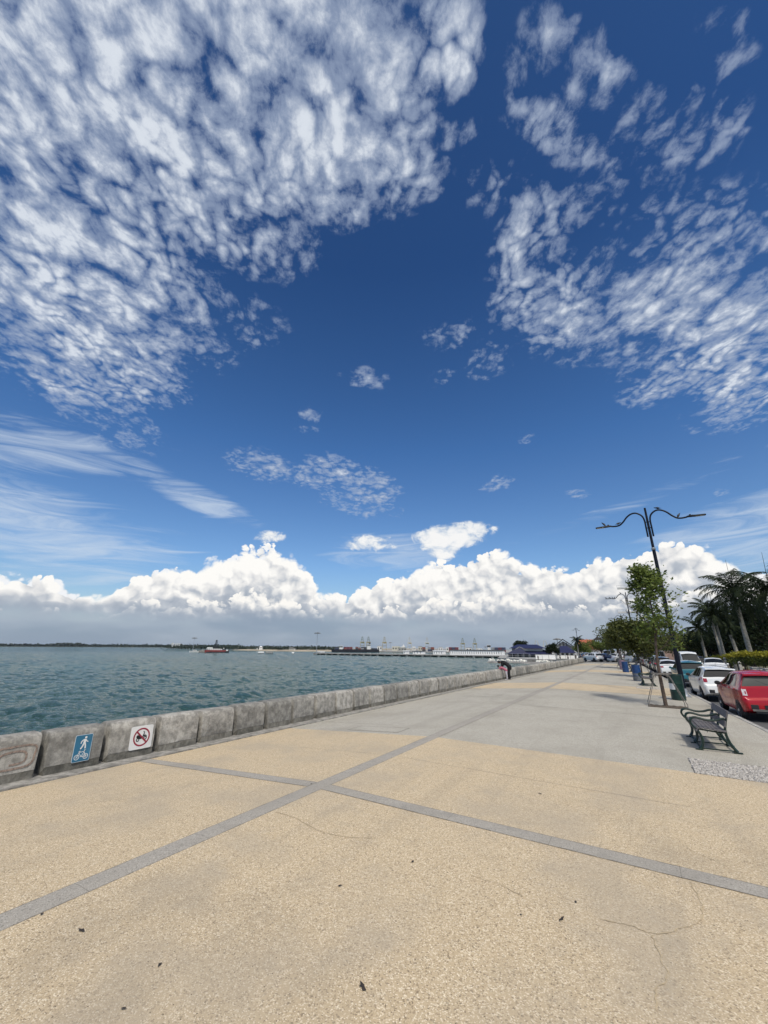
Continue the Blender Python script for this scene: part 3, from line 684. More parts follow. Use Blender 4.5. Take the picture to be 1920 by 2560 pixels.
for k, (x, y, lab) in enumerate(((-.22, 30.2, 'green iron bench with grey slats between the blue litter bin and the braced tree'), (-1.05, 47.0, 'distant dark bench half hidden behind the blue litter bin'), (-2.05, 64.5, 'farthest dark bench, a tiny shape near the end of the promenade'))):
    o = copy_tree(bench); o['label'] = lab; o.location = (x, y, lvl(x)); o.rotation_euler = (0, 0, RZ)

# --- pebble beds: real stones in a shallow tray
pebble = pbr('pebbles', (0.34, 0.315, 0.285), 0.8, 0, .5, 34, dirt=(0.62, 0.58, 0.53), dirt_amt=.75)
def pebble_bed(x0, x1, y0, y1, n, seed):
    rs = np.random.default_rng(seed); V = []; F = []
    base = np.array([(1, 0, 0), (-1, 0, 0), (0, 1, 0), (0, -1, 0), (0, 0, 1), (0, 0, -1)], float); fc = [(0, 2, 4), (2, 1, 4), (1, 3, 4), (3, 0, 4), (2, 0, 5), (1, 2, 5), (3, 1, 5), (0, 3, 5)]
    for i in range(n):
        r = rs.uniform(.012, .034); s = np.array([r*rs.uniform(.7, 1.4), r*rs.uniform(.7, 1.4), r*rs.uniform(.5, .9)]); a = rs.uniform(0, 6.28)
        p = base*s*rs.uniform(.8, 1.2, (6, 1)); x = rs.uniform(x0, x1); y = rs.uniform(y0, y1)
        q = np.stack([p[:, 0]*math.cos(a)-p[:, 1]*math.sin(a)+x, p[:, 0]*math.sin(a)+p[:, 1]*math.cos(a)+y, p[:, 2]+lvl(x)+rs.uniform(.0, .014)], 1)
        k = 6*i; V.append(q); F += [(a+k, b+k, c+k) for a, b, c in fc]
    o = np_mesh('gravel', np.concatenate(V), np.array(F), pebble); return tag(o, 'bed of loose grey pebbles set in the paving beside a bench', 'gravel', kind='stuff')
for x0, x1, y0, y1, n, sd in ((.52, 2.15, 9.97, 11.14, 4200, 1), (-.45, .85, 28.1, 28.75, 1200, 2)):
    pebble_bed(x0, x1, y0, y1, n, sd)
    m = MB(); m.add([(x, y, lvl(x)+.006) for x, y in ((x0-.01, y0-.01), (x1+.01, y0-.01), (x1+.01, y1+.01), (x0-.01, y1+.01))], [(0, 1, 2, 3)]); tag(m.build('bed_soil', pebble), kind='structure')
    m = MB(); m.box(((x0+x1)/2, y1+.022, lvl((x0+x1)/2)+.003), (x1-x0+.04, .03, .02)); tag(m.build('bed_edge', M['plinth']), kind='structure')

# --- street lamps
def make_lamp(label):
    t = thing('street_lamp', label, 'street lamp', (0, 0, 0), 0, 'double-armed street lamps')
    b = MB(); b.tube([(0, 0, .03), (0, 0, 7.08)], [.115, .078], 14); b.tube([(0, 0, 7.08), (0, 0, 9.36)], [.066, .050], 12); b.build('pole', M['pole_paint'], t, smooth=40)
    b = MB(); b.lathe([(.085, 7.03), (.10, 7.05), (.10, 7.13), (.07, 7.16)], 14); b.build('collar', M['steel'], t, smooth=40)
    b = MB(); b.box((0, 0, .02), (.46, .46, .04)); b.lathe([(.15, .04), (.13, .10), (.12, .32), (.115, .36)], 14)
    for sx in (-1, 1):
        for sy in (-1, 1): b.lathe([(.022, .04), (.022, .09), (.01, .10)], 6, (sx*.17, sy*.17, 0))
    b.build('base_plate', M['steel'], t, smooth=40)
    for s in (-1, 1):
        b = MB(); pts = bez([(s*.125, 0, 7.78), (s*.125, 0, 8.25), (s*.13, 0, 8.68), (s*.22, 0, 8.96), (s*.46, 0, 9.14), (s*.70, 0, 9.12), (s*.92, 0, 8.97), (s*1.10, 0, 8.76), (s*1.30, 0, 8.59), (s*1.50, 0, 8.55), (s*1.72, 0, 8.57)], 6)
        b.tube(pts, .042, 10)
        for z in (8.24, 8.57): b.tube([(0, 0, z), (s*.125, 0, z)], .022, 8)
        b.lathe([(.04, 7.76), (.042, 7.80)], 10, (s*.125, 0, 0))
        a = b.build('arm', M['pole_paint'], t, smooth=40)
        b = MB(); xs = [(1.70, .045, .045), (1.76, .07, .06), (1.95, .10, .07), (2.05, .12, .05), (2.46, .125, .035), (2.50, .09, .025)]
        b.loft([[(s*x, -w, 8.57), (s*x, -w*.8, 8.57+h), (s*x, w*.8, 8.57+h), (s*x, w, 8.57), (s*x, w*.8, 8.555), (s*x, -w*.8, 8.555)] for x, w, h in xs]); b.box((s*1.86, 0, 8.66), (.08, .06, .06))
        h = b.build('lamp_head', M['dark_iron'], t, smooth=30)
        b = MB(); b.box((s*2.26, 0, 8.552), (.36, .17, .012)); b.build('lens', M['lens'], h)
    return t
lamp = make_lamp('tall near dark street lamp with two curled arms and birds, behind the braced tree'); lamp.location = (1.52, 24.87, lvl(1.5)); lamp.rotation_euler = (0, 0, 0)
lamps = [lamp]
for (x, y, lab) in ((-.31, 64.0, 'second street lamp along the promenade, its curled arms clear above the trees'), (-2.1, 102.0, 'third street lamp along the promenade, right arm sinking into the trees'), (-3.7, 141.0, 'fourth street lamp, only its far curled arm showing left of the trees')):
    o = copy_tree(lamp); o['label'] = lab; o.location = (x, y, lvl(max(-2, x))-(.0 if y < END else .3)); o.rotation_euler = (0, 0, RZ); lamps.append(o)
o = copy_tree(lamp); o['label'] = 'faraway street lamp standing before the red roof and the palm'; o.location = atd(1451, 1652, 118); o.location.z = -.42; o.rotation_euler = (0, 0, 1.2); o.scale = (.8, .8, .8)

# --- birds
feather = pbr('black_feathers', (0.010, 0.011, 0.014), 0.55, 0, .3, 30)
def make_bird(pose=0.5):
    b = MB(); ax = Vector((math.cos(pose), 0, math.sin(pose))); up = Vector((-math.sin(pose), 0, math.cos(pose)))
    prof = [(-.20, .006, .012), (-.13, .012, .020), (-.085, .028, .026), (-.03, .050, .050), (.04, .056, .056), (.085, .042, .044), (.11, .033, .034), (.135, .033, .035), (.16, .020, .022), (.185, .007, .008), (.20, .002, .003)]
    rings = []
    for s, h, w in prof:
        c = ax*s + Vector((0, 0, .095)); head = max(0, s-.09)
        c += Vector((.3*head, 0, .18*head)); rings.append([c + up*(h*math.sin(a)) + Vector((0, w*math.cos(a), 0)) for a in [2*math.pi*i/10 for i in range(10)]])
    b.loft(rings)
    for s in (-1, 1): b.tube([(0, s*.02, .05), (.006, s*.022, .0)], .006, 5)
    return b.build('bird', feather, None, smooth=60)
birds = [make_bird(.35), make_bird(.9)]
bspots = [(0, -2.05, 8.645, 2, 'black bird perched on the left lamp head of the near street lamp', 1), (0, -1.38, 8.60, 0, 'black bird on the left arm of the near street lamp, in its dip', 0),
          (0, .58, 9.17, 2, 'black bird on the crest of the right arm of the near street lamp', 0), (0, 1.37, 8.605, 0, 'black bird in the dip of the right arm of the near street lamp', 1),
          (1, -2.4, 8.62, 2, 'bird at the tip of the left lamp head of the second street lamp', 0), (1, -2.0, 8.65, 0, 'bird at the middle of the left lamp head of the second street lamp', 0), (1, -1.62, 8.605, 2, 'bird just inside the left lamp head of the second street lamp', 1),
          (1, -1.40, 8.60, 0, 'bird in the dip of the left arm of the second street lamp', 1), (1, -.58, 9.17, 2, 'bird on the crest of the left arm of the second street lamp', 1), (1, 1.42, 8.60, 0, 'bird in the dip of the right arm of the second street lamp', 0), (2, .5, 9.17, 0, 'tiny bird on the right arm of the third street lamp', 1)]
used = [0, 0]
for li, x, z, az_, lab, k in bspots:
    o = birds[k] if not used[k] else birds[k].copy()
    if used[k]: COL.objects.link(o)
    used[k] = 1; L_ = lamps[li]; a = L_.rotation_euler.z
    o.location = (L_.location.x+x*math.cos(a), L_.location.y+x*math.sin(a), L_.location.z+z); o.rotation_euler = (0, 0, az_+.6); o.scale = (.95, .95, .95)
    tag(o, lab, 'bird', 'birds on the street lamps')

# --- litter bins: oil drums
def make_bin(name, label, cols, blend=0.0):
    t = thing(name, label, 'litter bin', (0, 0, 0), 0, 'drum litter bins'); r = .265
    b = MB(); b.lathe([(r-.02, .0), (r, .01), (r, .29), (r+.014, .30), (r+.014, .315), (r, .325), (r, .60), (r+.014, .61), (r+.014, .625), (r, .635), (r, .90), (r+.016, .915), (r+.010, .93), (r-.012, .92), (r-.02, .2), (0.01, .18)], 28, caps=False)
    b.lathe([(.001, .0), (r-.02, .0)], 28, caps=False)
    d = b.build('drum', cols[0], t, smooth=40)
    if len(cols) > 1:
        b = MB(); b.lathe([(r+.004, .02), (r+.004, .285)], 28, caps=False) if cols[2] == 'low' else b.loft([[(math.cos(a)*(r+.006), math.sin(a)*(r+.006), z) for a in [math.pi*(.92+i*.075) for i in range(9)]] for z in (.38, .62)], closed=False)
        b.build('painted_patch', cols[1], t, smooth=60)
    return t
bin_green = pbr('bin_green', (0.005, 0.030, 0.023), 0.38, 0, .3, 5, dirt=(0.03, 0.03, 0.025), dirt_amt=.4); bin_blue = pbr('bin_blue', (0.008, 0.042, 0.14), 0.4, 0, .25, 6); bin_grey = pbr('bin_grey', (0.10, 0.11, 0.12), 0.55, 0, .3, 6); bin_pink = pbr('bin_mauve', (0.22, 0.15, 0.19), .6, 0, .2, 5)
t = make_bin('litter_bin', 'dark green drum litter bin with a white painted patch, before the lamp post', [bin_green, M['white_paint'], 'patch']); t.location = (1.16, 23.1, lvl(1.16)); t.rotation_euler = (.0, .02, -.35); t.scale = (1.02, 1.02, 1.12)
t = make_bin('litter_bin', 'blue drum litter bin with a grey lower half, left of the second bench', [bin_blue, bin_grey, 'low']); t.location = (-.38, 34.5, lvl(-.4)); t.scale = (1, 1, 1.1)
for ch in list(t.children):
    if ch.name.startswith('painted'): ch.scale = (1, 1, 1.55)
for x, y, lab, mm in ((-1.35, 46.0, 'blue drum litter bin beyond the tree stand, third along the promenade', bin_blue), (-1.75, 51.5, 'mauve drum litter bin just behind the far blue one', bin_pink), (-2.3, 62.5, 'small distant grey drum litter bin near the end of the promenade', bin_grey)):
    t = make_bin('litter_bin', lab, [mm]); t.location = (x, y, lvl(x))

# ------------------------------------------------------------------ foliage
leaf_near = leafmat('leaf_green', (0.055, 0.088, 0.018), (0.22, 0.27, 0.065), .45); leaf_olive = leafmat('leaf_olive', (0.038, 0.050, 0.012), (0.14, 0.15, 0.035), .35)
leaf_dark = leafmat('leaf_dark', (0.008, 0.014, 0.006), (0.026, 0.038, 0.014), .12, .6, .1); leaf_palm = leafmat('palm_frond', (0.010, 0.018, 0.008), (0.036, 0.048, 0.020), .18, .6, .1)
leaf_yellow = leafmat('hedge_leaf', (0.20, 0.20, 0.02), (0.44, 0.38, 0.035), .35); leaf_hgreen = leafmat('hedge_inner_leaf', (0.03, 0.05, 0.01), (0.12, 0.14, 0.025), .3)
def leaves(name, pts, size, mat, parent=None, seed=0, droop=0.0, aspect=.45, normals=None):
    """many small folded leaves at the given points"""
    rs = np.random.default_rng(seed); n = len(pts); pts = np.asarray(pts, float)
    d = rs.normal(size=(n, 3)); d[:, 2] = d[:, 2]*.6 - droop; d /= np.linalg.norm(d, axis=1)[:, None]
    u = rs.normal(size=(n, 3)); u -= d*np.sum(u*d, 1)[:, None]; u /= np.linalg.norm(u, axis=1)[:, None]
    w = np.cross(d, u); L = size*rs.uniform(.6, 1.35, (n, 1)); W = L*aspect*rs.uniform(.8, 1.2, (n, 1))
    a = pts; b = pts+d*L*.5+u*W*.5+w*L*.06; c = pts+d*L; e = pts+d*L*.5-u*W*.5+w*L*.06
    V = np.stack([a, b, c, e], 1).reshape(-1, 3); F = np.arange(4*n).reshape(-1, 4)
    return np_mesh(name, V, F, mat, parent)
def cloud(rs, blobs, n):
    """points in a set of ellipsoid clumps, denser towards their skins"""
    w = np.array([b[3]*b[4]*b[5] for b in blobs])**.7; k = rs.choice(len(blobs), n, p=w/w.sum()); B = np.array(blobs)[k]
    d = rs.normal(size=(n, 3)); d /= np.linalg.norm(d, axis=1)[:, None]; r = rs.uniform(0, 1, (n, 1))**.45*rs.uniform(.8, 1.12, (n, 1))
    return B[:, :3] + d*r*B[:, 3:6]
def branch_tree(rs, base, h, spread, trunk_r, levels, lean=(0, 0), first=.38, nb=9, up=.55, seg=6):
    """trunk + limbs as tubes; returns MB, twig tips"""
    b = MB(); tips = []
    top = Vector((lean[0], lean[1], h)); tr = bez([(0, 0, -.05), (lean[0]*.2+rs.normal(0, .03), lean[1]*.2+rs.normal(0, .03), h*.33), (lean[0]*.6+rs.normal(0, .05), lean[1]*.6, h*.66), tuple(top)], 5)
    b.tube(tr, [trunk_r*(1-.86*i/(len(tr)-1)) for i in range(len(tr))], 8)
    def limb(p, d, L, r, lev):
        pts = [p]; q = p.copy(); dd = d.copy()
        for _ in range(4):
            dd = (dd + Vector(rs.normal(0, .16, 3)) + Vector((0, 0, .10))).normalized(); q = q + dd*(L/4); pts.append(q.copy())
        b.tube(pts, [r*(1-.7*i/4) for i in range(5)], 5 if lev else 6)
        tips.extend(pts[2:])
        if lev > 0:
            for _ in range(3):
                k = int(rs.integers(1, 4)); e = Vector(rs.normal(0, 1, 3)); e.z = abs(e.z)*.6; e = (e.normalized()*.9 + dd*.6).normalized(); limb(pts[k], e, L*.55, r*.5, lev-1)
    n = len(tr)-1
    for i in range(nb):
        f = first+(1-first)*(i/(nb-1)); p = tr[min(n-1, int(f*n))].lerp(tr[min(n, int(f*n)+1)], f*n % 1)
        an = i*2.4+rs.normal(0, .3); L = spread*(1.0-.55*(f-first)/(1-first))*rs.uniform(.75, 1.15)
        limb(p, Vector((math.cos(an), math.sin(an), up)).normalized(), L, trunk_r*.38*(1.15-f), levels)
    tips.append(top); return b, [np.array(t) for t in tips]
# --- promenade trees: young broad-leaved trees, braced by a square timber frame on four struts in an open planting pit
def brace(lab, loc, rz, grp='tree brace frames'):
    t = thing('tree_brace', lab, 'tree brace', loc, rz, grp); b = MB(); z = 1.13
    for s in (-1, 1): b.box((s*.17, 0, z), (.07, .62, .055)); b.box((0, s*.17, z+.056), (.62, .07, .055))
    b.build('timber_frame', M['timber'], t)
    for sx in (-1, 1):
        for sy in (-1, 1):
            b = MB(); b.tube([(sx*.24, sy*.17, z), (sx*.60, sy*.36, .14), (sx*.60, sy*.36, -.02)], .013, 6); b.build('strut', M['timber'], t, smooth=40)
    return t
def pit(x, y, w=1.28, d=.78):
    m = MB(); z = lvl(x); rs = np.random.default_rng(int(abs(x*50+y*10)))
    pts = [(x+w/2*a, y+d/2*b) for b in np.linspace(-1, 1, 9) for a in np.linspace(-1, 1, 13)]
    vs = [(a, b, z+.008+(rs.uniform(0, .045) if abs(a-x) < w*.47 and abs(b-y) < d*.45 else 0)) for a, b in pts]
    m.add(vs, [(r*13+c, r*13+c+1, r*13+c+14, r*13+c+13) for r in range(8) for c in range(12)])
    tag(m.build('planting_pit', M['soil'], smooth=60), kind='structure')
def street_tree(lab, loc, h, spread, nleaf, size, mat, seed, lean=(0, 0), first=.36, nb=10, levels=2, sparse=1.0, rz=0, keep=None):
    rs = np.random.default_rng(seed); t = thing('street_tree', lab, 'tree', loc, rz, 'young trees along the promenade')
    b, tips = branch_tree(rs, None, h, spread, .072 if h > 4.5 else .06, levels, lean, first, nb)
    b.build('trunk', M['bark'], t, smooth=50)
    tips = np.array(tips); k = rs.integers(0, len(tips), nleaf); p = tips[k] + rs.normal(0, .17*sparse, (nleaf, 3)); p = p[p[:, 2] > h*.30]
    if keep: p = p[keep(p, rs)]
    leaves('crown', p, size, mat, t, seed, .15, .5); return t
street_tree('nearest young tree, open leafy crown with bare twigs at the top, before the lamp post', (.55, 20.1, lvl(.5)), 5.0, 1.45, 5600, .15, leaf_near, 4, (.16, .12), .40, 13, 2, .8, 0, lambda p, rs: rs.uniform(0, 1, len(p)) < np.where(p[:, 2] > 3.15, np.where((p[:, 0]*.856+p[:, 1]*.517 > -.34) & (p[:, 0]*.856+p[:, 1]*.517 < .58), 1.0, np.where(p[:, 0]*.856+p[:, 1]*.517 > 0, .12, .0)), np.where((p[:, 0]*.856+p[:, 1]*.517 > -.6) & (p[:, 0]*.856+p[:, 1]*.517 < 1.7), .80, .15)))
pit(.60, 20.1); brace('grey timber brace frame on thin struts round the nearest young tree', (.60, 20.1, lvl(.6)), RZ)
row = [(-.10, 39.1, 3.4, 1.7, 'second young tree along the promenade, rounder olive crown behind the nearest tree', leaf_olive, 6), (-1.75, 54.0, 4.2, 1.9, 'third young tree along the promenade, olive crown below the second lamp', leaf_olive, 8), (-2.6, 72.0, 4.9, 2.2, 'fourth tree along the promenade row, olive and brown crown', leaf_olive, 9),
       (-3.0, 88.0, 5.0, 2.6, 'fifth tree of the promenade row, low spreading olive crown', leaf_olive, 10), (-3.7, 104.0, 5.2, 3.0, 'sixth tree of the promenade row, at its far left end', leaf_near, 12)]
for x, y, h, sp, lab, mt, sd in row:
    z = lvl(max(-3, x)) if y < END else -.4
    street_tree(lab, (x, y, z), h, sp, 5200, .19+.0016*y, mt, sd, (rng.normal(0, .1), 0), .34, 12, 2, 1.35)
    if y < END:
        pit(x, y); brace(dict([(39.1, 'timber brace frame round the second young tree'), (54.0, 'timber brace frame round the third young tree, tiny behind the bins'), (72.0, 'farthest timber brace frame, round the fourth tree')])[y], (x, y, z), RZ)
# thin stakes with orange tops beside the second tree
t = thing('planting_stakes', 'pair of thin dark stakes with faded orange tops behind the brace frame', 'stake', (.62, 39.5, lvl(.6)))
stk = pbr('stake_orange', (0.35, 0.14, 0.06), .6)
for dx_, tz in ((-.06, 2.55), (.10, 2.4)):
    b = MB(); b.tube([(dx_*1.6, 0, -.02), (dx_, 0, tz)], .020, 6); o = b.build('stake', M['dark_iron'], t); b = MB(); b.tube([(dx_, 0, tz), (dx_*.9, 0, tz+.35)], .020, 6); b.build('painted_top', stk, o)
# --- palms
def make_palm(lab, loc, h, r, seed, fr=26, flen=3.6, lean=(0, 0), spear=True, shaft=1.1):
    rs = np.random.default_rng(seed); t = thing('palm_tree', lab, 'palm tree', loc, 0, 'tall palms behind the hedge')
    b = MB(); tr = bez([(0, 0, -.1), (lean[0]*.2, lean[1]*.2, h*.3), (lean[0]*.55, lean[1]*.55, h*.65), (lean[0], lean[1], h)], 6); n = len(tr)
    b.tube(tr, [r*(1.25-.15*i/n if i < 2 else 1.0-.32*i/n) for i in range(n)], 12); b.build('trunk', M['palm_bark'], t, smooth=60)
    b = MB(); b.tube([tr[-1], tr[-1]+Vector((0, 0, shaft))], [r*.62, r*.34], 10); b.build('crownshaft', leaf_palm, t, smooth=60)
    V = []; F = []; top = tr[-1]+Vector((0, 0, shaft-.2)); rb = MB()
    def frond(an, el, L, bend, w):
        d = Vector((math.cos(an)*math.cos(el), math.sin(an)*math.cos(el), math.sin(el))); p = top.copy(); pts = [p.copy()]; e = el; K = 13
        for i in range(K):
            e -= bend/K*(.5+1.1*i/K); p = p + Vector((math.cos(an)*math.cos(e), math.sin(an)*math.cos(e), math.sin(e)))*(L/K); pts.append(p.copy())
        rb.tube(pts, [.045*(1-.85*i/K) for i in range(K+1)], 4, caps=False)
        side = Vector((-math.sin(an), math.cos(an), 0))
        for i in range(2, K+1):
            tg = (pts[i]-pts[i-1]).normalized(); up = side.cross(tg)
            for q in range(4):
                c = pts[i-1].lerp(pts[i], q/4); ll = w*math.sin(math.pi*min(.97, max(.12, (i+q/4)/(K+1.2))))**.7*rs.uniform(.85, 1.1)
                for s in (-1, 1):
                    dr = (side*s*.8 + tg*.55 + up*rs.normal(.05, .22) + Vector((0, 0, -.38+rs.normal(0, .1)))).normalized(); e1 = c+dr*ll*.55; e2 = c+dr*ll+Vector((0, 0, -.22*ll)); wd = tg*.030
                    k = len(V); V.extend([c-wd, c+wd, e1+wd*1.1, e2, e1-wd*1.1]); F.append((k, k+1, k+2, k+4)); F.append((k+4, k+2, k+3, k+3))
    for i in range(fr):
        f = i/(fr-1); frond(i*2.39996+rs.normal(0, .12), R(78-110*f+rs.normal(0, 6)), flen*rs.uniform(.85, 1.1), R(75+35*f*rs.uniform(.6, 1.1)), .62*flen/3.6)
    F4 = [f for f in F if f[2] != f[3]]; F3 = [(a, b2, c) for a, b2, c, d in F if c == d]
    mb = MB(); mb.v = [tuple(v) for v in V]; mb.f = F4+F3; mb.m = [0]*len(mb.f); k = len(mb.v); mb.v += rb.v; mb.f += [tuple(i+k for i in f) for f in rb.f]; mb.m += [0]*len(rb.f)
    mb.build('crown', leaf_palm, t, fix=False)
    if spear:
        b = MB(); b.tube([top, top+Vector((rs.normal(0, .15), 0, flen*.85))], [.035, .012], 5); b.build('spear_leaf', leaf_palm, t)
    return t
def at_dist(px, D, z): g = atd(px, 1640, D); return (g.x, g.y, z)
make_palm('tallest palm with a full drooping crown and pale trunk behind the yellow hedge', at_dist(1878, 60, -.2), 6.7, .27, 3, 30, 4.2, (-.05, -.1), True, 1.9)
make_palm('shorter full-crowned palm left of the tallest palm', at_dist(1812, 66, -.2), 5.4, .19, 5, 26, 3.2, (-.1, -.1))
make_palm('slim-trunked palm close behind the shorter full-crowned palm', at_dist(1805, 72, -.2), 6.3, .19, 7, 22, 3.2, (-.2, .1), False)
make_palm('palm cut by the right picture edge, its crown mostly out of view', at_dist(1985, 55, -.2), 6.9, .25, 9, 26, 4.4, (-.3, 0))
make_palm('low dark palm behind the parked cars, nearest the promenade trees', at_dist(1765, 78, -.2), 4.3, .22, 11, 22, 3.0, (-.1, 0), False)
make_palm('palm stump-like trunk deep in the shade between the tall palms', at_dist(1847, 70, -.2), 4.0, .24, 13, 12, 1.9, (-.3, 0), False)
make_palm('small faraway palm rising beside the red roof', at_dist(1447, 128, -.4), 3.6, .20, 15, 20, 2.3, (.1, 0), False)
# --- big trees behind
def big_tree(lab, loc, h, blobs, n, size, mat, seed, grp):
    rs = np.random.default_rng(seed); t = thing('broadleaf_tree', lab, 'tree', loc, 0, grp)
    b = MB(); b.tube(bez([(0, 0, -.1), (.1, 0, h*.3), (-.1, .1, h*.7)], 5), [.28*(1-.06*i) for i in range(11)], 8)
    for bl in blobs: b.tube([(0, 0, h*.28), (bl[0]*.5, bl[1]*.5, (bl[2]+h*.28)*.55), (bl[0], bl[1], bl[2])], [.13, .09, .03], 6)
    b.build('trunk', M['bark'], t, smooth=50)
    leaves('crown', cloud(rs, blobs, n), size, mat, t, seed, .1, .6); return t
def rblobs(rs, w, d, z0, z1, n, r): return [(0, 0, (z0+z1)/2, w*.85, d*.85, (z1-z0)*.5)]+[(rs.uniform(-w, w), rs.uniform(-d, d), rs.uniform(z0, z1), r*rs.uniform(.7, 1.3), r*rs.uniform(.7, 1.3), r*rs.uniform(.55, 1.0)) for _ in range(n)]
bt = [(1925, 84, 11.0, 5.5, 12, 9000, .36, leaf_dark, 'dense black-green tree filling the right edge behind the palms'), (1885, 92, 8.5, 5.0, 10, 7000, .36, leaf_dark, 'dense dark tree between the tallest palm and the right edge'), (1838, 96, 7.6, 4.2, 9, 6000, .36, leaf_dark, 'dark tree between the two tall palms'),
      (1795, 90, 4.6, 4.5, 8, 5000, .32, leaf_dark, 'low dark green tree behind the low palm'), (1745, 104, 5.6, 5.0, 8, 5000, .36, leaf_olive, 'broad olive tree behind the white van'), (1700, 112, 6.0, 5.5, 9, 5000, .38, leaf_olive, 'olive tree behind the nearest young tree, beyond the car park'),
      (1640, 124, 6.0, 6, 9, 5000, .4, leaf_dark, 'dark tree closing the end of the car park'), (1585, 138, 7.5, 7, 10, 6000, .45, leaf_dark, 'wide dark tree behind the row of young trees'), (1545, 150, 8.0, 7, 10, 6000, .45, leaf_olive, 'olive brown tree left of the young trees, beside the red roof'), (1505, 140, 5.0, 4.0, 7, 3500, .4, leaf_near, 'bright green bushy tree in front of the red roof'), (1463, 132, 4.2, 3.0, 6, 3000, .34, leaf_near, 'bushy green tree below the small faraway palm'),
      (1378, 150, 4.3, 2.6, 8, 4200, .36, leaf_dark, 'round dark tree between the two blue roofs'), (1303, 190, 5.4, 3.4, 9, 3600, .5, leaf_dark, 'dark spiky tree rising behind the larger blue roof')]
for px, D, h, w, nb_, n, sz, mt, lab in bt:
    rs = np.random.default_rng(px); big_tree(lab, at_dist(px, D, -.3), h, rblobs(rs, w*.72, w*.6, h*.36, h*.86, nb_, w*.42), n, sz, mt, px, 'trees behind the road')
# --- hedge of yellow-green shrubs along the far side of the road, and the low posts in front of it
hy = [(1925, 47, 1.85, 2.3), (1898, 52, 1.65, 2.3), (1872, 56, 1.5, 2.2), (1848, 60, 1.35, 2.2), (1826, 64, 1.2, 2.2), (1804, 68, 1.05, 2.2), (1784, 72, .95, 2.2), (1766, 76, .85, 2.2), (1748, 80, .75, 2.2)]
hl = ['at the right picture edge', 'second from the right edge', 'third from the right edge, before the tallest palm', 'fourth from the right edge, between the palm trunks', 'in the middle of the hedge row', 'left of the double palm trunks', 'third from the left end', 'second from the left end', 'at the left end, beside the white pick-up']
for (px, D, zt, w), pos in zip(hy, hl):
    rs = np.random.default_rng(px); g = at_dist(px, D, -.25)
    t = thing('hedge_shrub', 'clipped yellow-green hedge shrub '+pos, 'hedge', g, -.75, 'yellow-green hedge shrubs')
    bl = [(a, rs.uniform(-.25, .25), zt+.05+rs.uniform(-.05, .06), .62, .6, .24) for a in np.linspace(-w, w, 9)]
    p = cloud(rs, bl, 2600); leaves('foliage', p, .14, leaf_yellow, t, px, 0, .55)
    bl = [(a, rs.uniform(-.2, .2), zt-.38, .6, .55, .36) for a in np.linspace(-w, w, 9)]; leaves('lower_foliage', cloud(rs, bl, 1800), .15, leaf_hgreen, t, px+1, 0, .55)  # lower leaves in a darker green
    b = MB()
    for a in np.linspace(-w*.9, w*.9, 6): b.tube([(a, 0, -.1), (a+rs.normal(0, .12), rs.normal(0, .1), zt-.3)], [.05, .025], 6)
    b.build('stems', M['bark'], t)
stone = pbr('post_stone', (0.36, 0.34, 0.31), .85, 0, .2, 4)
for i, (px, D, hh, kind) in enumerate([(1912, 43, .95, 0), (1896, 45, .8, 1), (1880, 47, .9, 0), (1844, 52, 1.0, 2), (1832, 54, 1.25, 2), (1810, 57, 1.3, 2), (1796, 60, 1.0, 1)]):
    t = thing('stone_post', ['squat stone post below the right end of the hedge', 'low pale stone post between two squat ones below the hedge', 'squat stone post behind the roof of the red car', 'low grey stone post right of the two slim ones', 'slim pale stone post with a knob, second of two below the hedge', 'slim pale stone post with a knob, nearer the white pick-up', 'low stone post farthest left below the hedge'][i], 'post', at_dist(px, D, -.3), .2, 'stone posts below the hedge'); b = MB()
    w = (.62, .5, .24)[kind]; b.box((0, 0, hh/2), (w, w*.8, hh), top=(.94, .94)); b.build('shaft', stone, t, bevel=.02)
    b = MB(); (b.ball((0, 0, hh+.12), (.13, .13, .15)) if kind == 2 else b.box((0, 0, hh+.03), (w*1.1, w*.9, .06))); b.build('cap', stone, t, smooth=50)

# ------------------------------------------------------------------ vehicles
def paint(name, col, rough=0.22, metal=0.0, coat=.8): return pbr(name, col, rough, metal, .06, 2.0, coat=coat, spec=.5 if coat > .5 else .3)
P_RED = paint('paint_red', (0.36, 0.006, 0.012), .22, 0, .35); P_WHITE = paint('paint_white', (0.74, 0.74, 0.72)); P_TEAL = paint('paint_teal', (0.010, 0.115, 0.135), .25, .25)
P_SILVER = paint('paint_silver', (0.40, 0.42, 0.43), .28, .5); P_NAVY = paint('paint_navy', (0.012, 0.022, 0.07)); P_DARK = paint('paint_charcoal', (0.025, 0.027, 0.03)); P_GREEN = paint('paint_green', (0.02, 0.07, 0.06)); P_MAROON = paint('paint_maroon', (0.20, 0.012, 0.018)); P_GREY = paint('paint_grey', (0.17, 0.18, 0.19))
trim = pbr('car_trim', (0.014, 0.014, 0.015), .55)
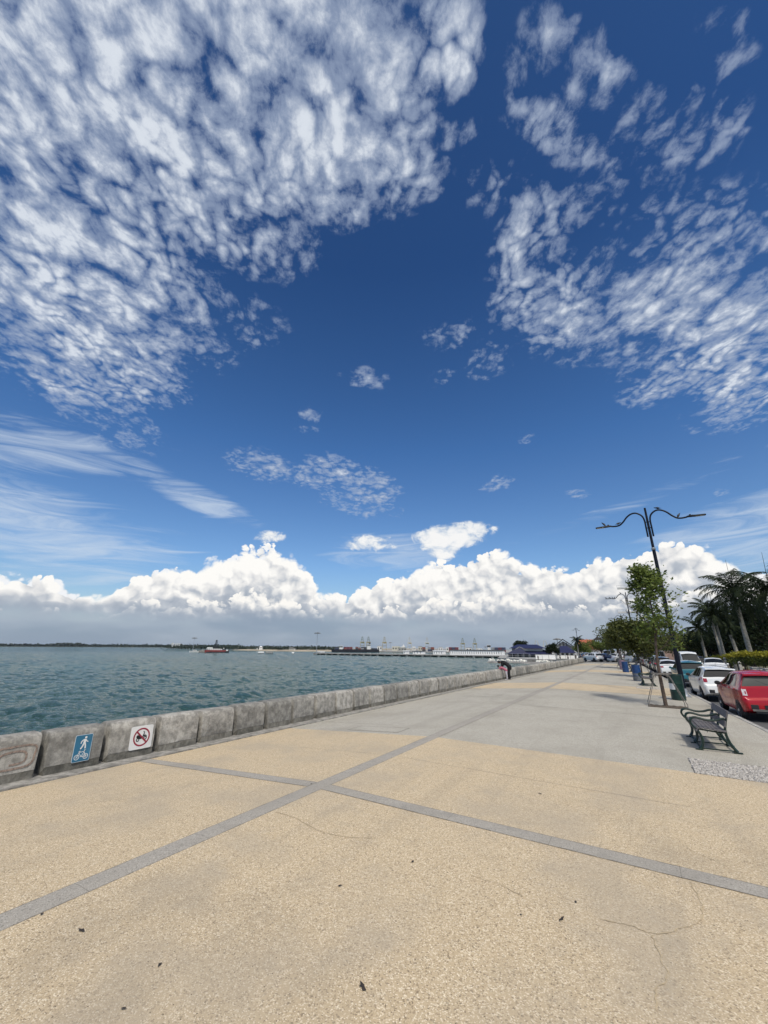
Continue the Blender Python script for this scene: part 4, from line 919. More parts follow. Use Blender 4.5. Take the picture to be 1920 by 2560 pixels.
TYPES = dict(
 hatch=dict(L=3.66, W=.825, belt=.96, zl=.24, wt=.57, top=[(0, .48), (.012, .62), (.03, .69), (.085, .725), (.10, .80), (.125, .99), (.145, 1.08), (.25, 1.36), (.32, 1.455), (.8, 1.52), (1.5, 1.51), (2.05, 1.43), (2.80, 1.02), (3.15, .96), (3.5, .84), (3.62, .70), (3.66, .56)], rw=(.148, .258), ws=(2.08, 2.78), sw=[(.62, 1.18, .86, 1.16), (1.24, 2.02, 1.24, 1.98), (2.06, 2.42, 2.04, 2.10)], wh=(.60, 3.03), r=.285),
 hatchback=dict(L=4.05, W=.85, belt=.98, zl=.24, wt=.56, top=[(0, .50), (.012, .64), (.03, .72), (.09, .76), (.105, .84), (.13, .99), (.155, 1.06), (.33, 1.36), (.44, 1.44), (1.1, 1.49), (1.7, 1.50), (2.3, 1.42), (3.1, 1.02), (3.5, .95), (3.9, .80), (4.02, .66), (4.05, .55)], rw=(.16, .35), ws=(2.33, 3.08), sw=[(.70, 1.02, .98, 1.04), (1.08, 1.5, 1.12, 1.5), (1.56, 2.34, 1.56, 2.28)], wh=(.70, 3.25), r=.30),
 suv=dict(L=4.05, W=.86, belt=1.06, zl=.30, wt=.60, top=[(0, .52), (.012, .68), (.03, .78), (.085, .82), (.10, .92), (.13, 1.06), (.15, 1.12), (.33, 1.48), (.42, 1.56), (1.0, 1.62), (1.7, 1.63), (2.25, 1.55), (2.95, 1.14), (3.3, 1.08), (3.85, .96), (4.02, .78), (4.05, .6)], rw=(.155, .35), ws=(2.28, 2.93), sw=[(.62, 1.1, .86, 1.12), (1.16, 1.62, 1.2, 1.62), (1.68, 2.4, 1.68, 2.26)], wh=(.75, 3.27), r=.34),
 sedan=dict(L=4.35, W=.86, belt=.95, zl=.23, wt=.56, top=[(0, .62), (.02, .80), (.06, .98), (.35, 1.02), (.62, 1.06), (1.15, 1.37), (1.5, 1.44), (2.1, 1.46), (2.6, 1.38), (3.35, 1.0), (3.7, .93), (4.15, .80), (4.32, .66), (4.35, .55)], rw=(.66, 1.16), ws=(2.63, 3.32), sw=[(1.14, 1.72, 1.36, 1.72), (1.78, 2.6, 1.78, 2.52)], wh=(.85, 3.45), r=.30),
 van=dict(L=4.9, W=.90, belt=1.12, zl=.26, wt=.70, top=[(0, .66), (.02, .95), (.05, 1.3), (.09, 1.6), (.16, 1.98), (.35, 2.10), (1.5, 2.14), (3.3, 2.12), (3.8, 1.95), (4.45, 1.22), (4.6, 1.05), (4.82, .85), (4.88, .7), (4.9, .55)], rw=(.085, .15), ws=(3.84, 4.42), sw=[(.45, 1.5, .5, 1.5), (1.6, 2.7, 1.6, 2.7), (2.8, 3.9, 2.8, 3.6)], wh=(.9, 3.9), r=.33))
def crv(pts, y):
    """monotone cubic through pts"""
    n = len(pts)
    for i in range(n-1):
        if y <= pts[i+1][0] or i == n-2:
            (x0, a), (x1, b) = pts[i], pts[i+1]; h = x1-x0; s = (b-a)/h
            sl = lambda k: (pts[k+1][1]-pts[k][1])/(pts[k+1][0]-pts[k][0])
            m0 = s if i == 0 else (0 if sl(i-1)*s <= 0 else 2*sl(i-1)*s/(sl(i-1)+s)); m1 = s if i == n-2 else (0 if sl(i+1)*s <= 0 else 2*sl(i+1)*s/(sl(i+1)+s))
            t = min(1, max(0, (y-x0)/h)); return (2*t**3-3*t*t+1)*a+(t**3-2*t*t+t)*h*m0+(-2*t**3+3*t*t)*b+(t**3-t*t)*h*m1
class CarShape:
    def __init__(s, T): s.__dict__.update(T)
    def w(s, y): u = y/s.L; return s.W*crv([(0, .80), (.01, .87), (.03, .93), (.08, .975), (.3, 1), (.65, 1), (.85, .97), (.95, .86), (1, .66)], u)
    def sec(s, y):
        w = s.w(y); zt = crv(s.top, y); zl = s.zl + (.10*(1-y/.35) if y < .35 else 0) + (.06 if y > s.L-.2 else 0)
        zb = min(s.belt + .05*(1-y/s.L), zt-.015); g = min(1, max(0, (zt-zb)/(s.belt*.42))); wt = w*.93*(1-g)+s.wt*(w/s.W)**.5*g
        zm = zl+(zb-zl)*.47
        return [(0, zl), (w*.85, zl), (w*.965, zl+.06), (w, zm), (w*.995, zb-.08), (w*.955, zb), (w*.955*.42+wt*.58, zb+(zt-zb)*.52), (wt+.015, zt-.075*g), (wt*.84, zt-.012), (0, zt+.034*g+.012)]
    def pt(s, y, u, side=1, off=0.0):
        q = s.sec(y); i = min(8, int(u)); f = u-i; p0, p1, p2, p3 = q[max(0, i-1)], q[i], q[i+1], q[min(9, i+2)]
        if i == 8: p3 = (-q[8][0], q[8][1])
        e = lambda k: .5*(2*p1[k]+(p2[k]-p0[k])*f+(2*p0[k]-5*p1[k]+4*p2[k]-p3[k])*f*f+(3*p1[k]-p0[k]-3*p2[k]+p3[k])*f**3)
        return Vector((side*e(0), y, e(1)))
    def opt(s, y, u, side, off):
        p = s.pt(y, u, side); d = 1e-3; du = s.pt(y, min(9, u+d), side)-s.pt(y, max(0, u-d), side); dy = s.pt(y+d, u, side)-s.pt(max(0, y-d), u, side)
        n = du.cross(dy); n = n.normalized() if n.length > 1e-9 else Vector((side, 0, 0))
        c = Vector((0, s.L/2, .7)); 
        if n.dot(p-c) < 0: n = -n
        return p+n*off
    def patch(s, m, f, side, off=.004, nu=8, ny=8):
        """quad patch; f(a, b) in 0..1 -> (y, u)"""
        m.loft([[s.opt(*f(a/nu, b/ny), side, off) for a in range(nu+1)] for b in range(ny+1)], closed=False)
    def side_x(s, y, z):
        q = s.sec(y)
        for a, b in zip(q[1:], q[2:]):
            if a[1] <= z <= b[1]: return a[0]+(b[0]-a[0])*(z-a[1])/max(1e-6, b[1]-a[1])
        return q[1][0]+.02
def make_car(kind, label, body_mat, loc, rz, lights='red', cat='car', tint=None, plate='', grp='cars parked along the promenade kerb', name='parked_car', detail=True):
    c = CarShape(TYPES[kind]); t = thing(name, label, cat, loc, rz, grp); L = c.L
    yy = sorted(set([round(v, 4) for p in zip(c.top, c.top[1:]) for v in (p[0][0], p[0][0]+(p[1][0]-p[0][0])/3, p[0][0]+(p[1][0]-p[0][0])*2/3)]+[L]))
    us = [i/3 for i in range(28)]; b = MB()
    b.loft([[c.pt(y, u, 1) for u in us]+[c.pt(y, u, -1) for u in reversed(us[1:-1])] for y in yy])
    body = b.build('body', body_mat, t, smooth=38)
    cxs = lambda y: c.w(y)
    # glass
    y0, y1 = c.rw; b = MB()
    for s in (1, -1): c.patch(b, lambda a, q: (y0+(y1-y0)*q, 7.2+1.8*a), s, .005, 8, 8)
    b.build('rear_window', tint or M['glass'], t, smooth=60)
    b = MB(); y0, y1 = c.ws
    for s in (1, -1): c.patch(b, lambda a, q: (y0+(y1-y0)*q, 7.35+1.65*a), s, .005, 8, 8)
    b.build('windscreen', M['glass'], t, smooth=60)
    for a0, b0, a1, b1 in c.sw:
        for s in (1, -1):
            b = MB(); c.patch(b, lambda a, q: ((a0+(b0-a0)*q)*(1-a)+(a1+(b1-a1)*q)*a, 5.18+1.72*a), s, .005, 6, 6); b.build('side_window', M['glass'], t, smooth=60)
    # wheels in dark arches
    for yw in c.wh:
        for s in (1, -1):
            wx = c.w(yw); b = MB(); r = c.r
            pts = [(yw+(r+.055)*math.cos(a), r+(r+.055)*math.sin(a)) for a in [math.pi*(-.10+1.2*i/20) for i in range(21)]]
            pts = [(y, max(z, .10)) for y, z in pts]
            vs = [Vector((s*(max(c.side_x(y, z), wx*.93)+.006), y, z)) for y, z in pts]; vs2 = [Vector((v.x-s*.05, v.y, v.z)) for v in vs]
            b.add([(s*(wx+.006), yw, r)]+vs, [(0, i+1, i+2) for i in range(20)]); b.loft([vs, vs2], closed=False); b.build('wheel_arch', trim, t)
            w = MB(); X = s*(wx+.014); pr = [(r-.075, .0), (r-.02, .005), (r, -.03), (r, -.16), (r-.03, -.19)]
            w.loft([[(X+s*d*1.0, yw+q*math.cos(a), r+q*math.sin(a)) for a in [2*math.pi*i/24 for i in range(24)]] for q, d in pr])
            wh = w.build('wheel', M['rubber'], t, smooth=40)
            if detail:
                w = MB(); w.loft([[(X+s*d, yw+q*math.cos(a), r+q*math.sin(a)) for a in [2*math.pi*i/24 for i in range(24)]] for q, d in ((r-.072, .004), (r-.085, -.012), (r-.095, -.03))], caps=False)
                for k in range(5):
                    a = 2*math.pi*k/5+.3; ca, sa = math.cos(a), math.sin(a); e = .03
                    w.add([(X+s*.0, yw+.04*ca-e*sa, r+.04*sa+e*ca), (X+s*.0, yw+.04*ca+e*sa, r+.04*sa-e*ca), (X-s*.006, yw+(r-.08)*ca+e*.8*sa, r+(r-.08)*sa-e*.8*ca), (X-s*.006, yw+(r-.08)*ca-e*.8*sa, r+(r-.08)*sa+e*.8*ca)], [(0, 1, 2, 3)])
                w.lathe([(.055, 0), (.05, .01), (.001, .012)], 12); 
                n0 = len(w.v)-36
                for i in range(n0, len(w.v)): x_, y_, z_ = w.v[i]; w.v[i] = (X+s*z_, yw+x_, r+y_)
                w.build('rim', M['rim'], wh, smooth=40)
    # lamps
    zb = c.belt
    for s in (1, -1):
        b = MB()
        if kind == 'hatchback': c.patch(b, lambda a, q: (.11+.02*a+(.56*q)*(1-.5*a), 4.2+1.0*a-.5*q*(1-a)), s, .008, 6, 8); c.patch(b, lambda a, q: (.107+.03*q, 5.0+3.0*a), s, .009, 8, 3)
        elif kind == 'hatch': c.patch(b, lambda a, q: (.100+.026*q, 4.9+3.05*a), s, .009, 10, 4)
        elif kind == 'van': c.patch(b, lambda a, q: (.008+.02*q, 3.9+1.5*a), s, .006, 6, 4)
        else: c.patch(b, lambda a, q: ((.10 if kind == 'suv' else .03)+.030*q, 4.9+3.2*a), s, .009, 8, 4); c.patch(b, lambda a, q: ((.10 if kind == 'suv' else .03)+.01*a+.20*q, 4.35+.6*a), s, .008, 6, 6)
        tl = b.build('tail_light', M['red_light'] if lights == 'red' else M['clear_light'], t, smooth=60)
        if lights == 'clear': b = MB(); c.patch(b, lambda a, q: (.107+.010*q, 7.72+.16*a), s, .013, 4, 4); b.build('reflector', M['red_light'], tl, smooth=60)
        b = MB(); c.patch(b, lambda a, q: (L-.16-.42*q, 3.9+.85*a), s, .008, 6, 6); b.build('headlight', M['clear_light'], t, smooth=60)
        b = MB(); ym = c.ws[1]-.42; xm = s*(c.w(ym)+.085); zm = zb+.075
        b.loft([[(xm+s*a*k, ym+yy_, zm+b_*k) for a, b_ in [(.10*math.cos(v), .075*math.sin(v)) for v in [2*math.pi*i/14 for i in range(14)]]] for yy_, k in ((-.06, .75), (-.055, .92), (0, 1), (.07, .75), (.10, .3))]); b.box((xm-s*.09, ym, zm-.05), (.10, .05, .03))
        b.build('mirror', body_mat if kind == 'suv' else trim, t, smooth=50)
        if detail:
            b = MB()
            for yd in [v[0]-.03 for v in c.sw[1:]][:2]+[c.wh[1]-.52]: c.patch(b, lambda a, q: (yd+.010*q, 1.9+3.2*a), s, .003, 10, 1)
            c.patch(b, lambda a, q: (c.wh[0]+.38+(c.wh[1]-c.wh[0]-.76)*q, 1.75+.012*a), s, .003, 1, 10); b.build('panel_gap', trim, t)
            for yd in [v[0]+.08 for v in c.sw][:2]:
                b = MB(); p = c.opt(yd, 4.3, s, .018); b.box(p, (.03, .17, .03)); b.build('door_handle', body_mat, t, bevel=.008)
    # rear details
    yb = -.004
    bw = c.w(0)
    b = MB(); b.box((0, -.012, .47), (.52, .014, .115)); pl_ = b.build('number_plate', M['plate'], t)
    if plate:
        cu = bpy.data.curves.new('plate_text', 'FONT'); cu.body = plate; cu.size = .085; cu.align_x = 'CENTER'; cu.extrude = .001
        o = bpy.data.objects.new('plate_text', cu); link(o); dg = bpy.context.evaluated_depsgraph_get(); me = bpy.data.meshes.new_from_object(o.evaluated_get(dg)); bpy.data.objects.remove(o)
        o = bpy.data.objects.new('lettering', me); link(o, pl_); me.materials.clear(); me.materials.append(M['plate_ink']); o.rotation_euler = (math.pi/2, 0, 0); o.location = (0, -.0205, .44)
    b = MB(); b.loft([[(x, -.006-.03*(z < .40), z) for x, z in ((-bw*.9, z0), (bw*.9, z0))] for z0 in (c.zl+.10, c.zl+.16)], closed=False)
    b.box((0, .03, c.zl+.09), (bw*1.55, .10, .10)); b.build('lower_bumper', trim, t)
    for s in (1, -1):
        b = MB(); b.box((s*bw*.78, -.004, .46), (.20, .012, .14)); b.build('bumper_vent', trim, t, bevel=.02)
    b = MB(); b.tube([(.05, c.rw[0]-.0, crv(c.top, c.rw[0])+.035), (-.28, c.rw[0]+.05, crv(c.top, c.rw[0]+.05)+.03)], .010, 6); b.build('wiper', trim, t)
    if kind in ('hatch', 'hatchback', 'suv'):
        b = MB(); y1 = c.rw[1]; zt = crv(c.top, y1+.1); b.loft([[(x*c.wt*1.02, y1-.11+.05*abs(x)**2, zt-.035-.02*abs(x)) for x in xs_] for xs_ in [[i/6 for i in range(-6, 7)]]]+[[(x*c.wt*1.02, y1-.10+.05*abs(x)**2, zt+.012-.02*abs(x)) for x in [i/6 for i in range(-6, 7)]], [(x*c.wt*.98, y1+.20, zt+.038-.03*x*x) for x in [i/6 for i in range(-6, 7)]], [(x*c.wt*.9, y1+.16, zt-.06) for x in [i/6 for i in range(-6, 7)]]], closed=False)
        b.build('spoiler', body_mat, t, smooth=40)
    b = MB(); b.tube([(0.05, c.ws[0]-1.0 if kind != 'hatch' else .75, crv(c.top, 1.2)+.01), (0.05, (c.ws[0]-1.15 if kind != 'hatch' else .62), crv(c.top, 1.2)+.18)], [.010, .004], 6); b.build('aerial', trim, t)
    if kind == 'van':
        b = MB(); b.box((0, -.004, 1.35), (.02, .02, 1.2)); b.build('door_seam', trim, t)
    return t
rw = M['glass']
def parked(kind, lab, mat, y, left, **k):
    rz = k.pop('rz', RZ); W = TYPES[kind]['W']; return make_car(kind, lab, mat, (left+W+.0, y, roadz(y)), rz, **k)
parked('hatch', 'bright red hatchback parked at the kerb behind the near bench', P_RED, 18.75, 2.66, lights='clear', rz=.075, tint=glassmat('glint_rear_glass', (0.06, 0.06, 0.052), .33))  # rear glass paler and rougher, the sun glint put into its finish
parked('hatchback', 'white hatchback with large red tail lights, parked right ahead of the red car', P_WHITE, 25.1, 2.28, rz=.07)
parked('suv', 'teal green SUV with a dark number plate, seen just right of the lamp post', P_TEAL, 35.0, 2.02, plate='PRA 4036', rz=.07)
rowc = [('sedan', P_WHITE, 45.0, 'white car with red tail lights parked beyond the teal SUV', 1.30), ('suv', P_DARK, 51.5, 'dark charcoal car parked just beyond the white car', 1.05), ('hatchback', P_GREEN, 57.0, 'dark green hatchback in the far part of the kerb row', .75), ('suv', P_SILVER, 62.8, 'silver SUV in the far part of the kerb row', .45), ('hatch', P_MAROON, 68.3, 'small maroon hatchback, the only far red car in the kerb row', .15), ('sedan', P_GREY, 73.5, 'grey car ahead of the far maroon hatchback', -.15), ('van', P_SILVER, 80.0, 'silver van near the far end of the kerb row', -.45), ('suv', P_NAVY, 87.0, 'navy SUV at the far end of the kerb row', -.8)]
for kd, mt, y, lab, left in rowc: parked(kd, lab, mt, y, left, detail=False)
def offrow(kind, lab, mat, px, D, rz, **k):
    g = at_dist(px, D, 0); return make_car(kind, lab, mat, (g[0], g[1], roadz(g[1])), rz, detail=False, grp='cars on the far side of the road', **k)
offrow('van', 'tall white van beyond the teal SUV, only its white roof and dark screen showing', P_WHITE, 1704, 58, 3.14+.1)
offrow('suv', 'white pick-up fronted car facing us beyond the white hatchback', P_WHITE, 1776, 52, 3.14-.05)
offrow('suv', 'dark MPV between the white van and the white car facing us', P_NAVY, 1744, 60, .05)
offrow('van', 'grey minibus with big pale windows behind the far kerb row', P_GREY, 1652, 78, 2.6)
offrow('van', 'second grey minibus farther left behind the far kerb row', P_SILVER, 1618, 88, 2.5)
offrow('suv', 'silver car parked farther back behind the dark MPV', P_SILVER, 1722, 74, .1)

# cars drawn up across the end of the promenade
for kd, mt, px, D, rz, lab in (('suv', P_WHITE, 1482, 92, .75, 'white people carrier at the end of the promenade, farthest left of the parked row'), ('sedan', P_NAVY, 1508, 93, 1.0, 'navy blue car at the end of the promenade next to the white people carrier'),
                            ('van', P_WHITE, 1523, 106, 3.0, 'white van facing us behind the navy car at the promenade end'), ('hatchback', P_WHITE, 1537, 93, 2.75, 'white hatchback facing us right of the navy car at the promenade end'), ('hatch', P_SILVER, 1462, 104, .5, 'silver car half hidden behind the last sea wall block')):
    g = Vector(at_dist(px, D, roadz(90))); Lc = TYPES[kd]['L']; g -= Vector((-math.sin(rz), math.cos(rz), 0))*Lc/2
    make_car(kd, lab, mt, g, rz, detail=False, grp='cars across the end of the promenade')

# ------------------------------------------------------------------ far shore, harbour and the buildings at the head of the bay
def frame(pl, pr, D):
    a, b = atd(pl, 1630, D), atd(pr, 1630, D); d = b-a
    return (a.x+b.x)/2, (a.y+b.y)/2, math.atan2(d.y, d.x), math.hypot(d.x, d.y)
def zz(px, py, D): return atd(px, py, D).z
conc = pbr('harbour_concrete', (0.30, 0.29, 0.27), .9, 0, .25, .6, dirt=(0.10, 0.095, 0.09), dirt_amt=.5); dkconc = pbr('pile_concrete', (0.20, 0.19, 0.175), .9, 0, .3, 1)
blue_roof = pbr('roof_blue', (0.010, 0.013, 0.055), .6, 0, .2, 1.5); red_roof = pbr('roof_tile_orange', (0.36, 0.10, 0.05), .85, 0, .25, 1.2); grey_wall = pbr('wall_grey', (0.30, 0.30, 0.28), .9, 0, .15, 1); dark_open = pbr('dark_opening', (0.02, 0.022, 0.025), .7)
cr_y = pbr('crane_yellow', (0.30, 0.25, 0.12), .6, 0, .15, .5); cr_w = pbr('crane_cream', (0.45, 0.43, 0.36), .6, 0, .1, .5); cr_g = pbr('crane_green', (0.10, 0.13, 0.07), .6, 0, .1, .5)
hull_k = pbr('hull_black', (0.018, 0.018, 0.024), .5, 0, .2, .3); hull_r = pbr('hull_red', (0.21, 0.032, 0.026), .5, 0, .25, .6); sup_w = pbr('ship_white', (0.62, 0.61, 0.58), .6, 0, .08, .5)
cont = [pbr('container_'+n, c, .65, 0, .15, .5) for n, c in (('rust', (0.16, 0.045, 0.03)), ('maroon', (0.11, 0.022, 0.035)), ('navy', (0.03, 0.04, 0.08)), ('grey', (0.22, 0.23, 0.24)), ('dark', (0.035, 0.036, 0.04)), ('pale', (0.5, 0.49, 0.45)))]
sand = pbr('beach_sand', (0.36, 0.30, 0.21), .95, 0, .2, .05); farleaf = leafmat('far_leaf', (0.012, 0.020, 0.012), (0.035, 0.05, 0.026), .1)

# quay land at the head of the bay
QZ = -1.3
m = MB(); shore = [(-7.5, 122), (-15, 130), (-23, 141), (-36, 146), (-44, 152), (-47, 165), (-58, 205), (-75, 300), (-75, 700), (60, 700), (60, 122)]
m.add([(x, y, QZ) for x, y in shore], [tuple(range(len(shore)))]); m.loft([[(x, y, QZ), (x, y, -6)] for x, y in shore[:9]], closed=False)
tag(m.build('quay', conc), kind='structure')
# white limestone boulders along the water's edge
rockm = pbr('limestone', (0.62, 0.60, 0.54), .9, 0, .25, 2, .4, 8)
rs = np.random.default_rng(8)
rl = [1226, 1233, 1246, 1256, 1263, 1271, 1279, 1287, 1295, 1303, 1311, 1318, 1346, 1353, 1361, 1368, 1376, 1383]
for i, px in enumerate(rl):
    g = gp(px, 1655.5+.028*(px-1226), WATER); s = rs.uniform(.7, 1.1)*(1 if i else 1.3); b = MB(); b.ball((0, 0, 0), 1, 9, 6)
    b.v = [tuple(Vector(v)*(1+rs.normal(0, .14))) for v in b.v]; o = b.build('boulder', rockm); o.location = (g.x, g.y, WATER+.35+(.25 if i in (1, 5, 9, 14) else 0)); o.scale = (s*.8, s*.7, s*.75); o.rotation_euler = (0, 0, rs.uniform(0, 6))
    tag(o, 'white boulder at the very tip of the rock spit, left of the bending person' if i == 0 else ('white boulder in the rock line between the spit tip and the grey quay wall' if px < 1330 else 'white boulder at the foot of the white harbour wall'), 'rock', ['spit tip rock', 'boulders of the spit', 'boulders below the white wall'][0 if i == 0 else 1 if px < 1330 else 2])
m = MB(); sp = [gp(p, 1657+.028*(p-1226), WATER) for p in (1219, 1240, 1262, 1285, 1308, 1330, 1352, 1374, 1388)]
m.loft([[(p.x+1.6, p.y+4, WATER-.3), (p.x+.4, p.y+2.6, WATER+.5), (p.x-.2, p.y+.2, WATER+.28), (p.x-.4, p.y-.6, WATER-.3)] for p in sp], closed=False); tag(m.build('rock_spit', dkconc, smooth=80), kind='structure')
# white harbour walls
def wallpiece(lab, pl, pr, yt, yb, D, mat, panels, name='harbour_wall', cat='wall', th=.3):
    x, y, rz, w = frame(pl, pr, D); zb, zt = zz((pl+pr)/2, yb, D), zz((pl+pr)/2, yt, D); t = thing(name, lab, cat, (x, y, zb), rz)
    b = MB(); b.box((0, 0, (zt-zb)/2), (w, th, zt-zb)); b.build('wall', mat, t)
    b = MB(); b.box((0, 0, zt-zb+.05), (w+.1, th+.12, .10)); b.build('coping', M['plinth'] if mat is M['white_wall'] else mat, t)
    if panels:
        b = MB()
        for i in range(1, panels): b.box((-w/2+w*i/panels, -th/2-.012, (zt-zb)/2), (.10, .03, zt-zb-.1))
        b.build('panel_joint', grey_wall, t)
    return t
wallpiece('tall white harbour wall in front of the larger blue roof, boulders at its foot', 1338, 1387, 1636.5, 1655, 147, M['white_wall'], 3)
wallpiece('low white harbour wall right of the taller one, behind the tiny standing people', 1387.5, 1450, 1638.2, 1651, 153, M['white_wall'], 5)
wallpiece('grey stepped concrete barrier below the low white wall', 1388, 1420, 1647.5, 1657, 138, conc, 2, 'concrete_barrier', 'barrier', .8)
wallpiece('lower grey concrete barrier reaching to the end of the sea wall', 1405, 1452, 1650, 1658, 128, conc, 3, 'concrete_barrier', 'barrier', .8)
wallpiece('weathered grey quay wall between the boulders and the white wall', 1316, 1346, 1649.5, 1659, 146, dkconc, 3, 'quay_wall', 'wall', .8)
# people standing by the wall, far off
def skin_fig(name, joints, edges, mat, parent=None, lv=2, root=0):
    me = bpy.data.meshes.new(name); me.from_pydata([j[:3] for j in joints], edges, []); me.materials.append(mat)
    o = link(bpy.data.objects.new(name, me), parent); md = o.modifiers.new('skin', 'SKIN'); md.use_smooth_shade = True; md.branch_smoothing = .4
    for i, j in enumerate(joints):
        v = me.skin_vertices[0].data[i]; r = j[3]; v.radius = r if hasattr(r, '__len__') else (r, r); v.use_root = (i == root)
    sb = o.modifiers.new('subdivision', 'SUBSURF'); sb.levels = sb.render_levels = lv; return o
skin = pbr('skin', (0.20, 0.11, 0.075), .55, 0, .1, 12); hair = pbr('hair', (0.010, 0.009, 0.009), .5, 0, .2, 30); cloth_k = pbr('black_cloth', (0.004, 0.004, 0.005), .85, 0, .3, 20); cloth_p = pbr('pink_cloth', (0.34, 0.10, 0.14), .8, 0, .3, 14); cloth_g = pbr('pale_grey_cloth', (0.38, 0.36, 0.38), .85, 0, .2, 14); cloth_w = pbr('white_cloth', (0.6, 0.6, 0.58), .85); cloth_b = pbr('navy_cloth', (0.02, 0.025, 0.05), .85)
def stander(lab, px, py, D, h, shirt, trousers, rz, arm=0):
    g = atd(px, py, D); s = h/1.7; t = thing('person', lab, 'person', g, rz, 'tiny people by the white harbour wall'); t.scale = (s, s, s)
    J = [(0, 0, .92, .115), (0, 0, 1.15, .12), (0, 0, 1.36, .13), (0, 0, 1.47, .05), (0, -.01, 1.56, .085), (0, -.015, 1.66, .075), (.20, 0, 1.38, .055), (.25, -.03, 1.12, .042), (.26, -.10-.2*arm, .90+.25*arm, .034), (-.20, 0, 1.38, .055), (-.25, -.02, 1.12, .042), (-.26, -.06, .88, .034), (.10, 0, .86, .09), (.11, -.01, .48, .06), (.11, .01, .08, .042), (.11, -.12, .04, .035), (-.10, 0, .86, .09), (-.11, -.02, .48, .06), (-.12, .02, .08, .042), (-.12, -.11, .04, .035)]
    E = [(0, 1), (1, 2), (2, 3), (3, 4), (4, 5), (2, 6), (6, 7), (7, 8), (2, 9), (9, 10), (10, 11), (0, 12), (12, 13), (13, 14), (14, 15), (0, 16), (16, 17), (17, 18), (18, 19)]
    skin_fig('body', J, E, skin, t, 1)
    skin_fig('shirt', [(0, 0, .90, .135), (0, 0, 1.15, .135), (0, 0, 1.37, .145), (.21, 0, 1.38, .07), (.25, -.03, 1.13, .062), (-.21, 0, 1.38, .07), (-.25, -.02, 1.13, .062)], [(0, 1), (1, 2), (2, 3), (3, 4), (2, 5), (5, 6)], shirt, t, 1)
    skin_fig('trousers', [(0, 0, .93, .135), (.10, 0, .84, .11), (.11, -.01, .48, .08), (.11, .01, .10, .062), (-.10, 0, .84, .11), (-.11, -.02, .48, .08), (-.12, .02, .10, .062)], [(0, 1), (1, 2), (2, 3), (0, 4), (4, 5), (5, 6)], trousers, t, 1)
    b = MB(); b.ball((0, .01, 1.645), (.098, .105, .10), 10, 7); b.build('hair', hair, t, smooth=80)
for a in (('person in white top and dark trousers, leftmost of those standing by the low white wall', 1401, 1650.5, 145, 1.62, cloth_w, cloth_k, 2.6), ('person in a white top standing by the low white wall, second from the left', 1421, 1652, 140, 1.78, cloth_w, cloth_k, 3.3), ('person all in black near the right end of the low white wall', 1440.5, 1653, 135, 1.75, cloth_k, cloth_k, 3.0), ('person in navy beside the end of the sea wall, left of the faraway lamp', 1453.5, 1655.5, 100, 1.65, cloth_b, cloth_k, 2.8), ('person in black at the end of the sea wall, right of the faraway lamp', 1461.5, 1656, 96, 1.70, cloth_k, cloth_b, 3.4), ('dark clothed person sitting high against the tall white wall', 1346, 1651, 141, 1.5, cloth_k, cloth_k, 3.0)): stander(*a)
# blue-roofed harbour office: two tiers of hipped roof over open verandas
def hip(m, w, d, z0, z1, ridge, over=0.0, y=0.0, x=0.0, th=.12):
    m.loft([[(x-w/2, y-d/2, z0-th), (x+w/2, y-d/2, z0-th), (x+w/2, y+d/2, z0-th), (x-w/2, y+d/2, z0-th)], [(x-w/2, y-d/2, z0), (x+w/2, y-d/2, z0), (x+w/2, y+d/2, z0), (x-w/2, y+d/2, z0)], [(x-ridge/2, y-.1, z1), (x+ridge/2, y-.1, z1), (x+ridge/2, y+.1, z1), (x-ridge/2, y+.1, z1)]])
D = 172; x, y, rz, w = frame(1266, 1381, D); mpx = w/115
t = thing('harbour_office', 'long harbour office with two tiers of dark blue hipped roof behind the spit', 'building', (x, y, QZ), rz)
H = lambda py, px=1320: zz(px, py, D)-QZ
b = MB(); b.box((0, 5, H(1634)/2), (w*.93, 9, H(1634))); b.build('lower_wall', grey_wall, t)
b = MB(); b.box((-w*.04, 6, (H(1622)+H(1634))/2), (w*.68, 7, H(1620)-H(1634))); b.build('upper_wall', M['white_wall'], t)
b = MB(); hip(b, w*1.0, 13, H(1635.2), H(1623), w*.62, y=5); b.loft([[(-w*.5, -1.6, H(1635)), (-w*.02, -1.6, H(1635)), (-w*.20, 3, H(1624))], [(-w*.20-.1, -.9, H(1618.2)), (-w*.20+.1, -.9, H(1618.2)), (-w*.20, 5, H(1618.2))]]); b.build('lower_roof', blue_roof, t)
b = MB(); hip(b, w*.80, 11, H(1620.5), H(1611), w*.44, x=-w*.03, y=6); b.build('upper_roof', blue_roof, t)
b = MB(); b.tube([(-w*.20, -1.0, H(1618)+.08), (-w*.05, -.6, H(1626))], .12, 5); b.tube([(-w*.20, -1.0, H(1618)+.08), (-w*.42, -.8, H(1632))], .12, 5); b.build('roof_ridge', grey_wall, t)
for k in range(5):
    b = MB(); b.box((-w*.36+k*w*.145, .45, H(1639.5)), (1.35, .06, .9)); b.build('window', dark_open, t)
t = thing('quay_fence', 'open metal fence on the quay edge before the harbour office', 'fence', *([(lambda f: (f[0], f[1], QZ))(frame(1266, 1338, 163))]+[frame(1266, 1338, 163)[2]])); wf = frame(1266, 1338, 163)[3]; zt = zz(1300, 1634, 163)-QZ
b = MB()
for z in (.15, zt*.5, zt-.05): b.box((0, 0, z), (wf, .05, .05))
b.build('rails', M['steel'], t)
for k in range(6): b = MB(); b.box((-wf/2+wf*k/5, 0, zt/2), (.12, .12, zt)); b.build('fence_post', M['steel'], t)
D = 176; x, y, rz, w = frame(1384, 1440, D); t = thing('blue_roofed_hall', 'smaller hall with a dark blue hipped roof below the steep gable', 'building', (x, y, QZ), rz); H = lambda py: zz(1412, py, D)-QZ
